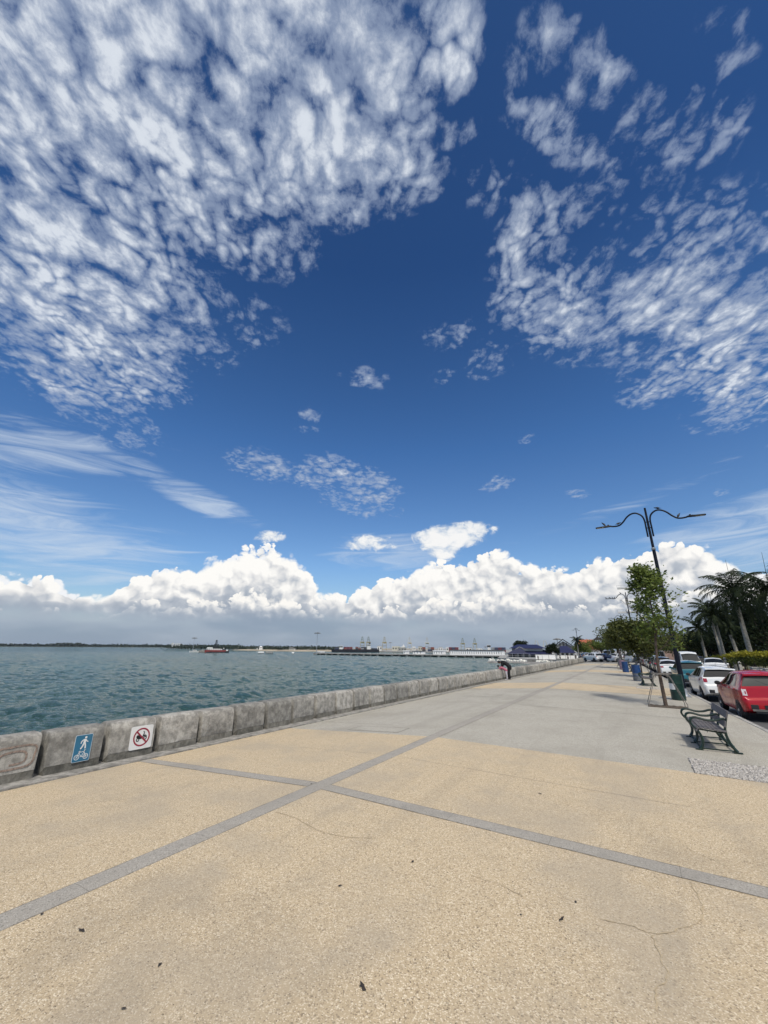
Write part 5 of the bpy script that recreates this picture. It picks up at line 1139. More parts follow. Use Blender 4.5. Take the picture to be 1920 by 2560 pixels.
b = MB(); b.box((0, 4, H(1632)/2), (w*.86, 8, H(1632))); b.build('wall', M['white_wall'], t); b = MB(); hip(b, w, 10, H(1631.5), H(1614.5), w*.28, y=4); b.build('roof', blue_roof, t)
for k in range(4): b = MB(); b.box((-w*.3+k*w*.2, -.05, H(1636)), (.9, .06, .8)); b.build('window', dark_open, t)
D = 196; x, y, rz, w = frame(1381, 1441, D); t = thing('gabled_hall', 'hall with a steep dark gable and timber struts rising behind the blue roofs', 'building', (x, y, QZ), rz); H = lambda py: zz(1412, py, D)-QZ
b = MB(); b.prism([(-w*.42, 0), (w*.42, 0), (w*.42, H(1618)), (0, H(1603)), (-w*.42, H(1618))], lambda a, c, k: (a, .5+k*8, c)); b.build('wall', grey_wall, t)
for s in (-1, 1): b = MB(); b.loft([[(s*w*.54, yy_, H(1622)), (s*w*.54, yy_, H(1622)+.35), (0, yy_, H(1599)+.3), (0, yy_, H(1599))] for yy_ in (-.8, 9)]); b.build('roof_slope', pbr('roof_dark', (0.035, 0.033, 0.033), .8), t)
for k, px_ in enumerate((-.14, 0, .14)): b = MB(); b.box((px_*w, .42, H(1612)), (.3, .14, H(1603)-H(1618)-.6*abs(k-1))); b.build('gable_strut', dark_open, t)
D = 185; x, y, rz, w = frame(1438, 1502, D); t = thing('red_roofed_hall', 'large hall with an orange tiled hipped roof behind the trees', 'building', (x, y, QZ), rz); H = lambda py: zz(1470, py, D)-QZ
b = MB(); b.box((0, 6, H(1621)/2), (w*.92, 11, H(1621))); b.build('wall', M['white_wall'], t); b = MB(); hip(b, w*1.08, 14, H(1622), H(1598), w*.62, y=6, th=.25); b.build('roof', red_roof, t)
b = MB(); b.prism([(-1.9, 0), (1.9, 0), (0, 1.4)], lambda a, c, k: (w*.46+a, 2+k*3, H(1600)+c)); b.build('roof_turret', pbr('turret_tile', (0.05, 0.045, 0.045), .8), t)
# low wall with a faded pink banner and a brown roof beyond the car park
D = 118; x, y, rz, w = frame(1596, 1748, D); t = thing('boundary_wall', 'long pale pink boundary wall behind the far cars', 'wall', (x, y, -.4), rz); pinkw = pbr('wall_pink', (0.52, 0.36, 0.30), .85, 0, .12, .8, dirt=(0.55, 0.48, 0.42), dirt_amt=.6)
hh = zz(1680, 1627, D)+.4; b = MB(); b.box((0, 0, hh/2), (w, .25, hh)); b.build('wall', pinkw, t); b = MB(); b.box((0, 0, hh+.06), (w+.1, .4, .12)); b.build('coping', grey_wall, t)
D = 100; x, y, rz, w = frame(1762, 1806, D); t = thing('low_shed', 'low shed with a brown tiled roof between the palm trunks', 'building', (x, y, -.3), rz); H = lambda py: zz(1785, py, D)+.3
b = MB(); b.box((0, 2, H(1632)/2), (w*.9, 4, H(1632))); b.build('wall', grey_wall, t); b = MB(); hip(b, w, 5.5, H(1632), H(1620.5), w*.6, y=2); b.build('roof', pbr('roof_brown', (0.12, 0.085, 0.075), .8, 0, .3, 1), t)
# white radar mast rising behind the trees
D = 205; g = atd(1624, 1640, D); t = thing('radar_mast', 'white mast with crossbars, platforms and radar domes rising behind the promenade trees', 'mast', (g.x, g.y, -1.3), R(31)-.52)
H = lambda py: zz(1612, py, D)+1.3
b = MB(); b.tube([(0, 0, 0), (0, 0, H(1500))], [1.1, .55], 8); b.tube([(0, 0, H(1500)), (0, 0, H(1452))], [.4, .12], 6)
for s in (-1, 1): b.tube([(s*4.2, 0, 0), (s*.5, 0, H(1500))], [.5, .3], 6)
b.build('tower', sup_w, t)
for py, a, c in ((1529, -8.6, 9.6), (1467, -7.2, 5.6)):
    b = MB(); b.box(((a+c)/2, 0, H(py)), (c-a, 2.0, .62)); 
    b.build('platform', sup_w, t)
    b = MB()
    for k in range(9): b.tube([(a+(c-a)*k/8, -.95, H(py)+.2), (a+(c-a)*k/8, -.95, H(py)+1.1)], .04, 4)
    b.tube([(a, -.95, H(py)+1.1), (c, -.95, H(py)+1.1)], .04, 4); b.build('railing', M['steel'], t)
for q, zq, r in ((-4.6, H(1533)+1.0, 1.1), (2.4, H(1533)+2.6, .8), (1.6, H(1514), .7)): b = MB(); b.ball((q, -.3, zq), (r, r, r*.95), 12, 8); b.tube([(q, 0, zq-r-.6), (q, 0, zq)], .15, 5); b.build('radar_dome', sup_w, t, smooth=60)
for q, a, c in ((-3.9, 1527, 1500), (3.3, 1527, 1490)): b = MB(); b.tube([(q, 0, H(a)), (q, 0, H(c))], .05, 4); b.build('whip_aerial', sup_w, t)

# --- jetty on piles with its sheds
A, B_ = gp(783, 1636.7, WATER), gp(1262, 1645.3, WATER); dj = (B_-A); LJ = dj.length; rz = math.atan2(dj.y, dj.x)
t = thing('jetty', 'long low concrete jetty on piles reaching across the bay', 'pier', (A.x, A.y, WATER), rz); DZ = 1.15
b = MB(); b.box((LJ/2, 5, DZ-.2), (LJ, 10, .42)); b.build('deck', conc, t)
b = MB(); b.box((LJ/2, -.1, DZ-.22), (LJ, .25, .5)); b.build('edge_beam', conc, t)
npile = 26
for k in range(npile):
    b = MB(); xk = .8+(LJ-2)*k/(npile-1); b.box((xk, .35, DZ/2-.6), (1.1 if k % 2 == 0 else .7, .8, DZ+1.0)); b.build('pile', conc if k % 2 == 0 else dkconc, t)
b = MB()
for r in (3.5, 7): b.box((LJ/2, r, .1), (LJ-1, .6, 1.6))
b.build('underdeck_shade', dark_open, t)  # solid near-black walls under the deck, the shade there put into their colour
def jx(px, py=1640):      # distance along the jetty under a picture column
    d = ray(px, py); n = Vector((-math.sin(rz), math.cos(rz), 0)); s = (A-Vector((0, 0, EYE))).dot(n)/d.dot(n); p = Vector((0, 0, EYE))+d*s; return (p-A).dot(Vector((math.cos(rz), math.sin(rz), 0))), p.z-WATER
def jshed(lab, pl, pr, yt, bays, roofm, name='jetty_shed'):
    a, _ = jx(pl); c, _ = jx(pr); _, h = jx((pl+pr)/2, yt); o = A+Vector((math.cos(rz), math.sin(rz), 0))*((a+c)/2)+Vector((-math.sin(rz), math.cos(rz), 0))*5
    s = thing(name, lab, 'shed', (o.x, o.y, WATER+DZ+.012), rz); hh = h-DZ; w = c-a
    b = MB(); b.box((0, 0, hh/2), (w, 4, hh)); b.build('wall', M['white_wall'], s)
    b = MB(); b.box((0, 0, hh+.16), (w+.5, 4.6, .32)); b.build('roof', roofm, s)
    for k in range(bays): b = MB(); b.box((-w/2+w*(k+.5)/bays, -2.02, hh*.52), (w/bays*.28, .06, hh*.55)); b.build('window', grey_wall, s)
    return s
dkroof = pbr('roof_black', (0.03, 0.03, 0.032), .8)
jshed('long white jetty warehouse with a black roof and a row of narrow windows', 1119, 1252, 1626.5, 24, dkroof)
jshed('short white jetty shed left of the long warehouse', 1077, 1101, 1627.5, 4, M['white_wall'])
jshed('small white jetty cabin, second from the left on the jetty', 1026, 1049, 1628.5, 3, dkroof)
jshed('tiny white hut alone on the left half of the jetty', 1002, 1008, 1628, 1, M['white_wall'])
jshed('white hut at the outer left tip of the jetty', 786, 793, 1629.5, 1, M['white_wall'])
# floodlight masts
def floodmast(lab, px, yb, yt, D, r=.22):
    g = atd(px, yb, D); h = zz(px, yt, D)-g.z; t = thing('floodlight_mast', lab, 'light mast', g, 0, 'tall floodlight masts'); b = MB(); b.tube([(0, 0, -1.5), (0, 0, h)], [r, r*.5], 8); b.build('pole', M['steel'], t)
    b = MB(); b.lathe([(.3, h-.5), (1.5, h-.25), (1.6, h), (.4, h+.25)], 12); b.build('light_ring', dkconc, t)
    for k in range(6): b = MB(); a = k*1.047; b.box((1.75*math.cos(a), 1.75*math.sin(a), h-.3), (.55, .55, .4)); b.build('floodlight', dkconc, t)
floodmast('tall floodlight mast at the outer tip of the jetty', 791, 1634, 1582, 280); floodmast('thin pale floodlight mast standing in the grey barge, left of the red ship', 481.5, 1628, 1594.5, 385, .18)
floodmast('short thin floodlight mast among the port sheds, between the third and fourth crane', 976, 1626, 1606.5, 470, .2); floodmast('faint floodlight mast near the white control tower', 1215, 1626, 1617, 440, .2); floodmast('floodlight mast behind the steep gable', 1398, 1640, 1597, 240, .35)
# quayside far behind the jetty
m = MB(); qa, qb = atd(838, 1640, 455), atd(1290, 1640, 380)
m.add([(qa.x, qa.y, WATER+1.1), (qb.x, qb.y, WATER+1.1), (qb.x-60, qb.y+500, WATER+1.1), (qa.x-300, qa.y+500, WATER+1.1)], [(0, 1, 2, 3)]); m.loft([[(p.x, p.y, WATER+1.1), (p.x, p.y, -6)] for p in (atd(834, 1640, 700), qa, qb)], closed=False); tag(m.build('port_quay', conc), kind='structure')
def quayD(px): return 458+(px-838)*(384-458)/(1290-838)
# ship-to-shore cranes seen end-on
def make_crane(lab, mats, px, yt, hook, grp='harbour cranes'):
    D = quayD(px)+6; g = atd(px, 1640, D); zb = WATER+1.1; h = zz(px, yt, D)-zb; k = h/14.5; t = thing('harbour_crane', lab, 'crane', (g.x, g.y, zb), math.atan2(g.y, g.x)-math.pi/2, grp); ma, mb_ = mats
    for s in (-1, 1):
        for q in (0, 1): b = MB(); b.tube([(s*2.1*k, q*6*k, 0), (s*1.95*k, q*6*k, 9.2*k)], .26*k, 6); b.build('leg', ma, t)
    b = MB(); b.box((0, 0, 9.0*k), (5.2*k, .5*k, .6*k)); b.box((0, 6*k, 9.0*k), (5.2*k, .5*k, .6*k)); b.box((0, 3*k, 5.2*k), (4.2*k, .3*k, .35*k)); 
    for s in (-1, 1): b.box((s*2.0*k, 3*k, 9.0*k), (.4*k, 6*k, .5*k))
    b.build('portal_beam', ma, t)
    b = MB(); b.box((.3*k, 1.5*k, 8.4*k), (3.0*k, 3*k, 1.3*k)); b.build('machinery_house', mb_, t)
    b = MB()
    for s in (-1, 1): b.tube([(s*1.3*k, 0, 9.2*k), (s*.75*k, .5*k, 13.2*k), (s*.45*k, .5*k, 14.3*k), (0, .5*k, 14.6*k)] , .2*k, 6)
    b.box((0, .3*k, 11.6*k), (1.9*k, .2*k, .25*k)); b.build('raised_boom', mb_ if hook else ma, t)
    b = MB(); b.tube([(0, .5*k, 14.3*k), (0, 6*k, 9.3*k)], .1*k, 5); b.build('stay', ma, t); return t
for px, yt, ms, lab in ((905, 1592, (cr_y, cr_g), 'cream and yellow harbour crane farthest left, over the black ship'), (920.5, 1592, (cr_y, cr_g), 'yellow harbour crane second from the left, close beside the first'), (961, 1592.5, (cr_y, cr_y), 'yellow harbour crane third from the left, right of the black ship'), (1024.5, 1593.5, (cr_w, cr_y), 'cream harbour crane fourth from the left, amid pale sheds'),
                    (1068.5, 1594, (cr_w, cr_g), 'cream harbour crane fifth from the left, left of the long warehouse'), (1158.5, 1595.5, (cr_y, cr_g), 'yellow green harbour crane sixth from the left, above the long warehouse'), (1189, 1596, (cr_y, cr_g), 'yellow green harbour crane seventh from the left, above the long warehouse')): make_crane(lab, ms, px, yt, px in (905, 920.5, 1158.5, 1189))
for px, lab in ((1345, 'pale harbour crane top showing behind the larger blue roof'), (1366, 'pale harbour crane top just left of the round dark tree')):
    D = 330; g = atd(px, 1640, D); t = thing('harbour_crane', lab, 'crane', (g.x, g.y, WATER+1.1), .5, 'harbour cranes'); h = zz(px, 1601, D)-WATER-1.1; b = MB()
    for s in (-1, 1): b.tube([(s*2.6, 0, 0), (s*.5, 0, h)], .22, 5)
    b.box((0, 0, h*.55), (3.2, .3, .3)); b.build('frame', cr_w, t); b = MB(); b.tube([(.5, 0, h), (2.8, 2, h*.4)], .15, 5); b.build('stay', cr_w, t)
# container ship
D = 425; x, y, rz, w = frame(828, 948, D); t = thing('container_ship', 'black-hulled container ship moored behind the jetty, two white deckhouses', 'ship', (x, y, WATER), rz); H = lambda py: zz(890, py, D)-WATER
hw = 4.2; dk = H(1623.2)
b = MB(); st = [(-.5, .05, 1.15), (-.47, .35, 1.08), (-.42, .75, 1.0), (-.3, 1, 1.0), (.4, 1, 1.0), (.47, .85, 1.03), (.5, .6, 1.05)]
b.loft([[(f*w*(1 if i else 1), -hw*k, dk*z), (f*w*.985, -hw*k*.9, -.5), (f*w*.985, hw*k*.9, -.5), (f*w, hw*k, dk*z)] for i, (f, k, z) in enumerate(st)]); b.build('hull', hull_k, t)
for f0, f1, py in ((-.33, -.26, 1616), (.245, .315, 1611.5)): b = MB(); b.box(((f0+f1)/2*w, 0, (dk+H(py))/2), ((f1-f0)*w, 6, H(py)-dk)); b.box(((f0+f1)/2*w, 0, H(py)+.25), ((f1-f0)*w*1.25, 7.5, .4)); b.tube([((f0+f1)/2*w, 0, H(py)), ((f0+f1)/2*w, 0, H(py)+2)], .12, 5); o = b.build('deckhouse', sup_w, t); b = MB(); b.box(((f0+f1)/2*w, -3.02, H(py)-.55), ((f1-f0)*w*.8, .06, .45)); b.build('bridge_windows', dark_open, o)
b = MB(); b.box((.30*w, .5, H(1609)), (1.6, 1.6, 2.6)); b.build('funnel', hull_k, t)
rs = np.random.default_rng(5); cw = w/40; n = 0
ch = (H(1617.2)-dk)/2
def container(lab, x_, y_, z_, rz_, mat, L_=None, h_=None, grp='containers'):
    b = MB(); L_ = L_ or cw*2.1; h_ = h_ or ch*.97; b.box((0, 0, h_/2), (L_, 2.0, h_)); 
    for k in range(7): b.box((-L_*.43+L_*.143*k, -1.012, h_/2), (L_*.03, .03, h_*.86))
    o = b.build('container', mat); o.location = (x_, y_, z_); o.rotation_euler = (0, 0, rz_); tag(o, lab, 'container', grp)
for seg, (f0, f1, lay, pal, what) in enumerate(((-.43, -.345, 2, [2, 4], 'dark container stacked at the bow of the black ship'), (-.245, -.06, 2, [0, 1, 1, 0], 'rust red container stacked amidships on the black ship'), (-.0, .235, 2, [4, 0, 3, 4], 'dark or grey container in the after stack of the black ship'), (.33, .46, 1, [4, 2], 'dark container on the stern of the black ship'))):
    k0 = int((f1-f0)*w/(cw*2.15)); ca, sa = math.cos(rz), math.sin(rz)
    for k in range(k0):
        for l in range(lay):
            lx = f0*w+(k+.5)*(f1-f0)*w/k0; container(what, x+ca*lx, y+sa*lx, WATER+dk+.01+l*ch, rz, cont[pal[(k+l) % len(pal)]], (f1-f0)*w/k0*.96, None, ['bow containers', 'red containers amidships', 'after containers', 'stern containers'][seg])
# sheds, stacks and the control tower along the port quay
def portbox(lab, pl, pr, yt, mat, roofm, dD=14, name='port_building', cat='building', rows=0):
    D = quayD((pl+pr)/2)+dD; x, y, rz, w = frame(pl, pr, D); zb = WATER+1.1; h = zz((pl+pr)/2, yt, D)-zb; t = thing(name, lab, cat, (x, y, zb), rz)
    b = MB(); b.box((0, 0, h/2), (w, 6, h)); b.build('wall', mat, t); b = MB(); b.box((0, 0, h+.12), (w*1.04, 6.4, .25)); b.build('roof', roofm, t)
    for r in range(max(1, rows)):
        for k in range(max(2, int(w/2.2))): n_ = max(2, int(w/2.2)); b = MB(); b.box((-w/2+w*(k+.5)/n_, -3.03, h*(r+.55)/max(1, rows)), (w/n_*.45, .06, h/max(1, rows)*.35)); b.build('window', dark_open, t)
    return t
for a in (('pale two storey port building left of the third crane', 943, 955, 1615.5, sup_w, grey_wall), ('long cream port building between the third and fourth crane', 980, 1000, 1616, cr_w, M['white_wall']), ('dark green roofed shed below the white spire', 996, 1016, 1619.5, grey_wall, cr_g), ('small white port office right of the fourth crane', 1031, 1039, 1617, sup_w, M['white_wall']),
          ('cream port block with a yellow roof left of the fifth crane', 1046, 1056, 1617, cr_w, cr_y), ('pale port block left of the red container stacks', 1097, 1107, 1618.2, sup_w, grey_wall), ('long white port shed above the warehouse roof', 1116, 1148, 1618.5, sup_w, M['white_wall']), ('white port block between the sixth and seventh crane', 1165, 1180, 1619.5, sup_w, grey_wall), ('low white port sheds right of the seventh crane', 1190, 1206, 1622, sup_w, M['white_wall'])): portbox(*a)
for lab, cs in (('rust or dark container on the quay left of the sixth crane', ((1127, 0), (1135, 1), (1143, 0))), ('container in the dark stack between the fourth and fifth crane', ((1060, 4), (1074, 2), (1082, 4))), ('container in the red and navy stack right of the control tower', ((1234, 2), (1243, 1), (1252, 0), (1261, 1)))):
    for px, c in cs:
        for l in range(2):
            D = quayD(px)+4; g = atd(px, 1640, D); hgt_ = zz(px, 1619.5 if l else 1624, D)-WATER-1.1; container(lab, g.x, g.y, WATER+1.1+l*2.05, math.atan2(g.y, g.x)-math.pi/2, cont[(c+l) % 5], 3.3, 2.0, lab[:40])
D = quayD(1224)+8; g = atd(1224, 1640, D); t = thing('control_tower', 'slim white port control tower with a wide dark-windowed top', 'tower', (g.x, g.y, WATER+1.1), .3); H = lambda py: zz(1224, py, D)-WATER-1.1
b = MB(); b.box((0, 0, H(1617)/2), (2.6, 2.6, H(1617)), top=(.8, .8)); b.build('shaft', sup_w, t); b = MB(); b.box((0, 0, (H(1617)+H(1613.4))/2), (3.0, 3.0, H(1613.4)-H(1617)), top=(1.15, 1.15)); b.build('cab', dark_open, t); b = MB(); b.box((0, 0, H(1613.4)+.15), (3.9, 3.9, .3)); b.tube([(0, 0, H(1613)), (0, 0, H(1611))], .08, 5); b.build('cab_roof', sup_w, t)
D = quayD(1003)+20; g = atd(1007, 1640, D); t = thing('white_ship_bridge', 'white ship superstructure with a pointed mast behind the green-roofed shed', 'ship', (g.x, g.y, WATER+1.1), .45); H = lambda py: zz(1007, py, D)-WATER-1.1
b = MB(); b.box((0, 0, H(1618)/2), (6, 4, H(1618))); b.box((.6, 0, (H(1618)+H(1615))/2), (3.6, 3, H(1615)-H(1618)+.02)); b.build('deckhouse', sup_w, t); b = MB(); b.tube([(1, 0, H(1615)), (1, 0, H(1610.5))], [.8, .1], 6); b.build('mast', sup_w, t)
# --- left: red ship, white boat, grey barge, mooring dolphins, buoy
D = 372; x, y, rz, w = frame(511, 572, D); t = thing('red_ship', 'red and black work ship with a dark lattice mast, moored off the beach', 'ship', (x, y, WATER), rz); H = lambda py: zz(541, py, D)-WATER; dk = H(1625)
b = MB(); b.loft([[(f*w, -2.6*k, dk*z), (f*w*.97, -2.4*k, -.4), (f*w*.97, 2.4*k, -.4), (f*w, 2.6*k, dk*z)] for f, k, z in ((-.5, .55, 1.0), (-.47, .9, 1.0), (-.2, 1, .97), (.3, 1, .97), (.42, .7, 1.05), (.5, .05, 1.2))]); b.build('hull', hull_r, t)
b = MB(); b.box((0, 0, .25), (w*.88, 5.34, .95)); b.build('boot_band', hull_k, t)
b = MB(); b.box((-w*.06, 0, dk+.55), (w*.44, 3.6, 1.1)); b.box((-w*.30, 0, dk+1.1), (w*.22, 3.2, 2.0)); b.box((w*.12, 0, dk+.45), (w*.2, 3, .9)); dh = b.build('deckhouse', sup_w, t)
b = MB()
for k in range(9): b.box((-w*.38+k*w*.075, -1.83, dk+.75), (w*.04, .06, .4))
b.build('window', dark_open, dh)
b = MB(); mx = -.06*w; Ht = H(1600)
for s in (-1, 1): b.tube([(mx+s*1.0, 0, dk+1), (mx+s*.3, 0, Ht)], .28, 5)
for k in range(6): f = k/6; b.tube([(mx-.9+.65*f, 0, dk+1+(Ht-dk-1)*f), (mx+.9-.65*(f+.16), 0, dk+1+(Ht-dk-1)*(f+.16))], .18, 4)
b.box((mx, 0, dk+2.2), (4.0, 1.2, .35)); b.box((mx, 0, dk+4.4), (1.9, .6, .3)); b.build('lattice_mast', hull_k, t)
for s in (-.14, .03): b = MB(); b.tube([(s*w, 0, dk+1), (s*w, 0, dk+3.4)], .14, 5); b.build('derrick', hull_k, t)
b = MB(); b.ball((w*.27, 0, dk+1.2), (.5, .5, .5), 8, 6); b.build('radar_dome', sup_w, t, smooth=60)
D = 366; x, y, rz, w = frame(571, 580, D); t = thing('small_boat', 'little white launch tied at the right end of the red ship', 'boat', (x, y-3, WATER), rz); b = MB(); b.loft([[(f*w, -.9*k, 1.3*z), (f*w*.9, -.6*k, -.3), (f*w*.9, .6*k, -.3), (f*w, .9*k, 1.3*z)] for f, k, z in ((-.5, .8, 1), (0, 1, 1), (.5, .1, 1.2))]); b.build('hull', hull_k, t); b = MB(); b.box((-.2, 0, 1.8), (w*.55, 1.4, 1.2)); b.build('cabin', sup_w, t)
D = 384; x, y, rz, w = frame(473, 498, D); t = thing('white_boat', 'low white motor boat left of the red ship', 'boat', (x, y, WATER), rz); b = MB(); b.loft([[(f*w, -1.6*k, 1.1*z), (f*w*.95, -1.2*k, -.3), (f*w*.95, 1.2*k, -.3), (f*w, 1.6*k, 1.1*z)] for f, k, z in ((-.5, .15, 1.2), (-.3, .8, 1.05), (.2, 1, 1), (.5, .8, 1))]); b.build('hull', sup_w, t); b = MB(); b.box((w*.05, 0, 1.55), (w*.36, 2, .95), top=(.85, .85)); c_ = b.build('cabin', sup_w, t); b = MB(); b.box((w*.05, -1.0, 1.6), (w*.28, .1, .35)); b.build('window', dark_open, c_)
x, y, rz, w = frame(497, 513, 380); t = thing('barge', 'grey barge between the white boat and the red ship', 'barge', (x, y, WATER), rz); b = MB(); b.box((0, 0, .7), (w, 3, 2.0), top=(1.03, 1.02)); b.build('hull', dkconc, t); b = MB(); b.box((w*.1, 0, 1.9), (w*.5, 2, .5)); b.build('deck_cargo', grey_wall, t)
def dolphin(lab, pl, pr, yt, yb, wl):
    px = (pl+pr)/2; g = gp(px, yb, WATER); D = math.hypot(g.x, g.y); x, y, rz, w = frame(pl, pr, D); h = zz(px, yt, D)-WATER; t = thing('mooring_dolphin', lab, 'mooring platform', (x, y, WATER), rz, 'mooring dolphins off the jetty')
    b = MB(); b.box((0, 0, h*.75), (w, w*.7 if w < 3 else 3, h*.5)); b.build('cap', wl, t)
    for s in (-.42, -.14, .14, .42): b = MB(); b.box((s*w, 0, 0), (w*.12, 1.2, h)); b.build('pile', dkconc, t)
dolphin('white-topped mooring platform, leftmost of the three off the jetty', 645, 660, 1629, 1634.7, M['white_wall']); dolphin('slatted grey mooring platform just right of the white-topped one', 664, 682.5, 1628.5, 1635, conc); dolphin('small white-topped mooring pile standing alone nearest the jetty', 730, 735.5, 1630, 1636, M['white_wall'])
# --- beach, its tree belt and houses
m = MB(); bl = [atd(574, 1626, 640), atd(690, 1630, 500), atd(840, 1632, 470)]
m.loft([[(p.x, p.y, WATER-.2), (p.x-2, p.y+14, WATER+1.0), (p.x-20, p.y+90, WATER+1.3), (p.x-200, p.y+900, WATER+1.3)] for p in bl], closed=False); tag(m.build('beach', sand), kind='structure')
def treebelt(name, lab, pts, hfun, n, size, seed):
    rs = np.random.default_rng(seed); P = []
    for _ in range(n):
        f = rs.uniform(0, len(pts)-1.001); i = int(f); p = pts[i].lerp(pts[i+1], f-i); h = hfun(f/(len(pts)-1), rs); P.append((p.x+rs.normal(0, 6), p.y+rs.normal(0, 6), WATER+.4+h*rs.uniform(0, 1)**.7))
    o = leaves(name, P, size, farleaf, None, seed, 0, .9); return tag(o, lab, 'trees', kind='stuff')
lump = lambda f, k, sd: .5+.5*math.sin(f*k+sd)*math.sin(f*k*2.3+sd*2)
treebelt('tree_belt', 'dark belt of trees along the beach behind the red ship', [atd(420, 1625, 900), atd(560, 1625, 760), atd(690, 1628, 600), atd(836, 1630, 560)], lambda f, rs: 3.4+2.2*lump(f, 90, 1), 5200, 1.9, 3)
treebelt('far_shore_trees', 'thin dark line of trees on the far shore at the left', [atd(-80, 1614, 2500), atd(110, 1615, 2500), atd(250, 1616, 2350), atd(420, 1617, 2100), atd(600, 1618, 1800)], lambda f, rs: (5.5+5*lump(f, 120, 2))*(1.7 if .30 < f < .42 else 1), 7000, 7.0, 4)
m = MB(); fs = [atd(-120, 1614, 2470), atd(110, 1615, 2460), atd(250, 1616, 2310), atd(420, 1617, 2060), atd(640, 1618, 1750)]
m.loft([[(p.x, p.y, WATER-.5), (p.x, p.y, WATER+1.2), (p.x-900, p.y+900, WATER+1.5)] for p in fs], closed=False); tag(m.build('far_shore', mg), kind='structure')
for i, (px, pw, yt, lab) in enumerate(((428.5, 6.5, 1608.3, 'broadest white tower block on the far shore, leftmost of the four'), (435.8, 3.4, 1608.8, 'second white tower block on the far shore'), (441, 3.2, 1608.5, 'third white tower block on the far shore'), (446, 3.6, 1609, 'rightmost white tower block of the four on the far shore'))):
    D = 2000; x, y, rz, w = frame(px-pw/2, px+pw/2, D); h = zz(px, yt, D)-WATER; t = thing('tower_block', lab, 'building', (x, y, WATER+1), rz, 'tower blocks on the far shore'); b = MB(); b.box((0, 0, h/2), (w, w, h)); b.build('wall', sup_w, t)
    b = MB()
    for k in range(5): b.box((0, -w/2-.05, h*(k+.7)/5.5), (w*.8, .2, h*.05))
    b.build('window_band', dark_open, t); b = MB(); b.box((0, 0, h+.6), (w*.5, w*.5, 1.4)); b.build('roof_plant', grey_wall, t)
for px, pw, yt, D, lab in ((463, 9, 1614.6, 1900, 'low grey block on the far shore right of the white towers'), (476, 14, 1615.8, 1800, 'long low grey building on the far shore just above the white boat'), (642, 3.0, 1620, 560, 'white domed house on the beach above the mooring platforms'), (651, 9, 1615.8, 580, 'grey house beside the white domed one on the beach'), (728, 12, 1618.2, 540, 'large grey house on the beach left of the jetty tip'), (736, 4, 1620.5, 520, 'small white house right of the large grey one on the beach'), (520, 12, 1619.5, 620, 'cream beach house above the stern of the red ship'), (590, 10, 1622, 560, 'low cream beach house right of the red ship'), (700, 14, 1624, 520, 'row of low cream beach huts'), (770, 8, 1622.5, 510, 'pale hut at the right end of the beach')):
    x, y, rz, w = frame(px-pw/2, px+pw/2, D); h = zz(px, yt, D)-WATER-1; t = thing('shore_house', lab, 'building', (x, y, WATER+1), rz, 'low buildings along the shore'); b = MB(); b.box((0, 0, h*.4), (w, 6, h*.8)); b.build('wall', (sup_w if 'white' in lab else grey_wall if 'grey' in lab else cr_w), t); b = MB(); hip(b, w*1.1, 7.5, h*.8, h, w*.5, th=.05); b.build('roof', M['white_wall'] if 'domed' in lab else dkconc, t)
# --- foreground people: an adult in black bent over a child who leans on the sea wall
g = gnd(1272, 1699); fx, fy, fz = g.x, g.y, g.z
face_dir = Vector((-1, .12, 0)).normalized()          # both face the sea
t = thing('person', 'adult all in black bending forward over the child at the sea wall', 'person', (fx+.03, fy+.05, fz), 0)
# local: -x towards the sea, y along the wall
JA = [(.06, 0, .90, .10), (-.15, 0, 1.11, .105), (-.40, 0, 1.20, .115), (-.53, 0, 1.20, .07), (-.61, 0, 1.20, .06), (-.68, 0, 1.19, .095), (-.74, 0, 1.24, .08), (-.42, -.20, 1.15, .062), (-.45, -.23, .94, .046), (-.55, -.14, .80, .036), (-.42, .20, 1.16, .062), (-.48, .23, .95, .046), (-.60, .13, .80, .036), (.06, -.09, .82, .085), (.035, -.11, .46, .06), (.10, -.11, .09, .048), (-.06, -.12, .035, .04), (.06, .09, .82, .085), (-.07, .12, .47, .06), (-.02, .13, .09, .048), (-.18, .13, .035, .04)]
EA = [(0, 1), (1, 2), (2, 3), (3, 4), (4, 5), (5, 6), (2, 7), (7, 8), (8, 9), (2, 10), (10, 11), (11, 12), (0, 13), (13, 14), (14, 15), (15, 16), (0, 17), (17, 18), (18, 19), (19, 20)]
body = skin_fig('body', JA, EA, skin, t)
def torso(b, pts):
    """oval rings along a bent spine: (x, z, half width, half depth)"""
    P_ = bez([(x_, 0, z_) for x_, z_, w_, d_ in pts], 4); W_ = bez([(w_, d_, 0) for x_, z_, w_, d_ in pts], 4); rings = []
    for i, p in enumerate(P_):
        tg = (P_[min(i+1, len(P_)-1)]-P_[max(0, i-1)]).normalized(); nn = tg.cross(Vector((0, 1, 0))).normalized()
        rings.append([p + Vector((0, W_[i].x*math.cos(q), 0)) + nn*(W_[i].y*math.sin(q)) for q in [2*math.pi*j/16 for j in range(16)]])
    b.loft(rings)
def outfit(parent, spine, sleeves, hips, legs, top_mat, leg_mat, top_name):
    b = MB(); torso(b, spine)
    for pts, r in sleeves: b.tube(bez(pts, 5), [r[0]+(r[1]-r[0])*i/10 for i in range(11)], 12)
    b.build(top_name, top_mat, parent, smooth=70)
    b = MB(); torso(b, hips)
    for pts, r in legs: b.tube(bez(pts, 5), [r[0]+(r[1]-r[0])*i/10 for i in range(11)], 12)
    b.build('trousers', leg_mat, parent, smooth=70)
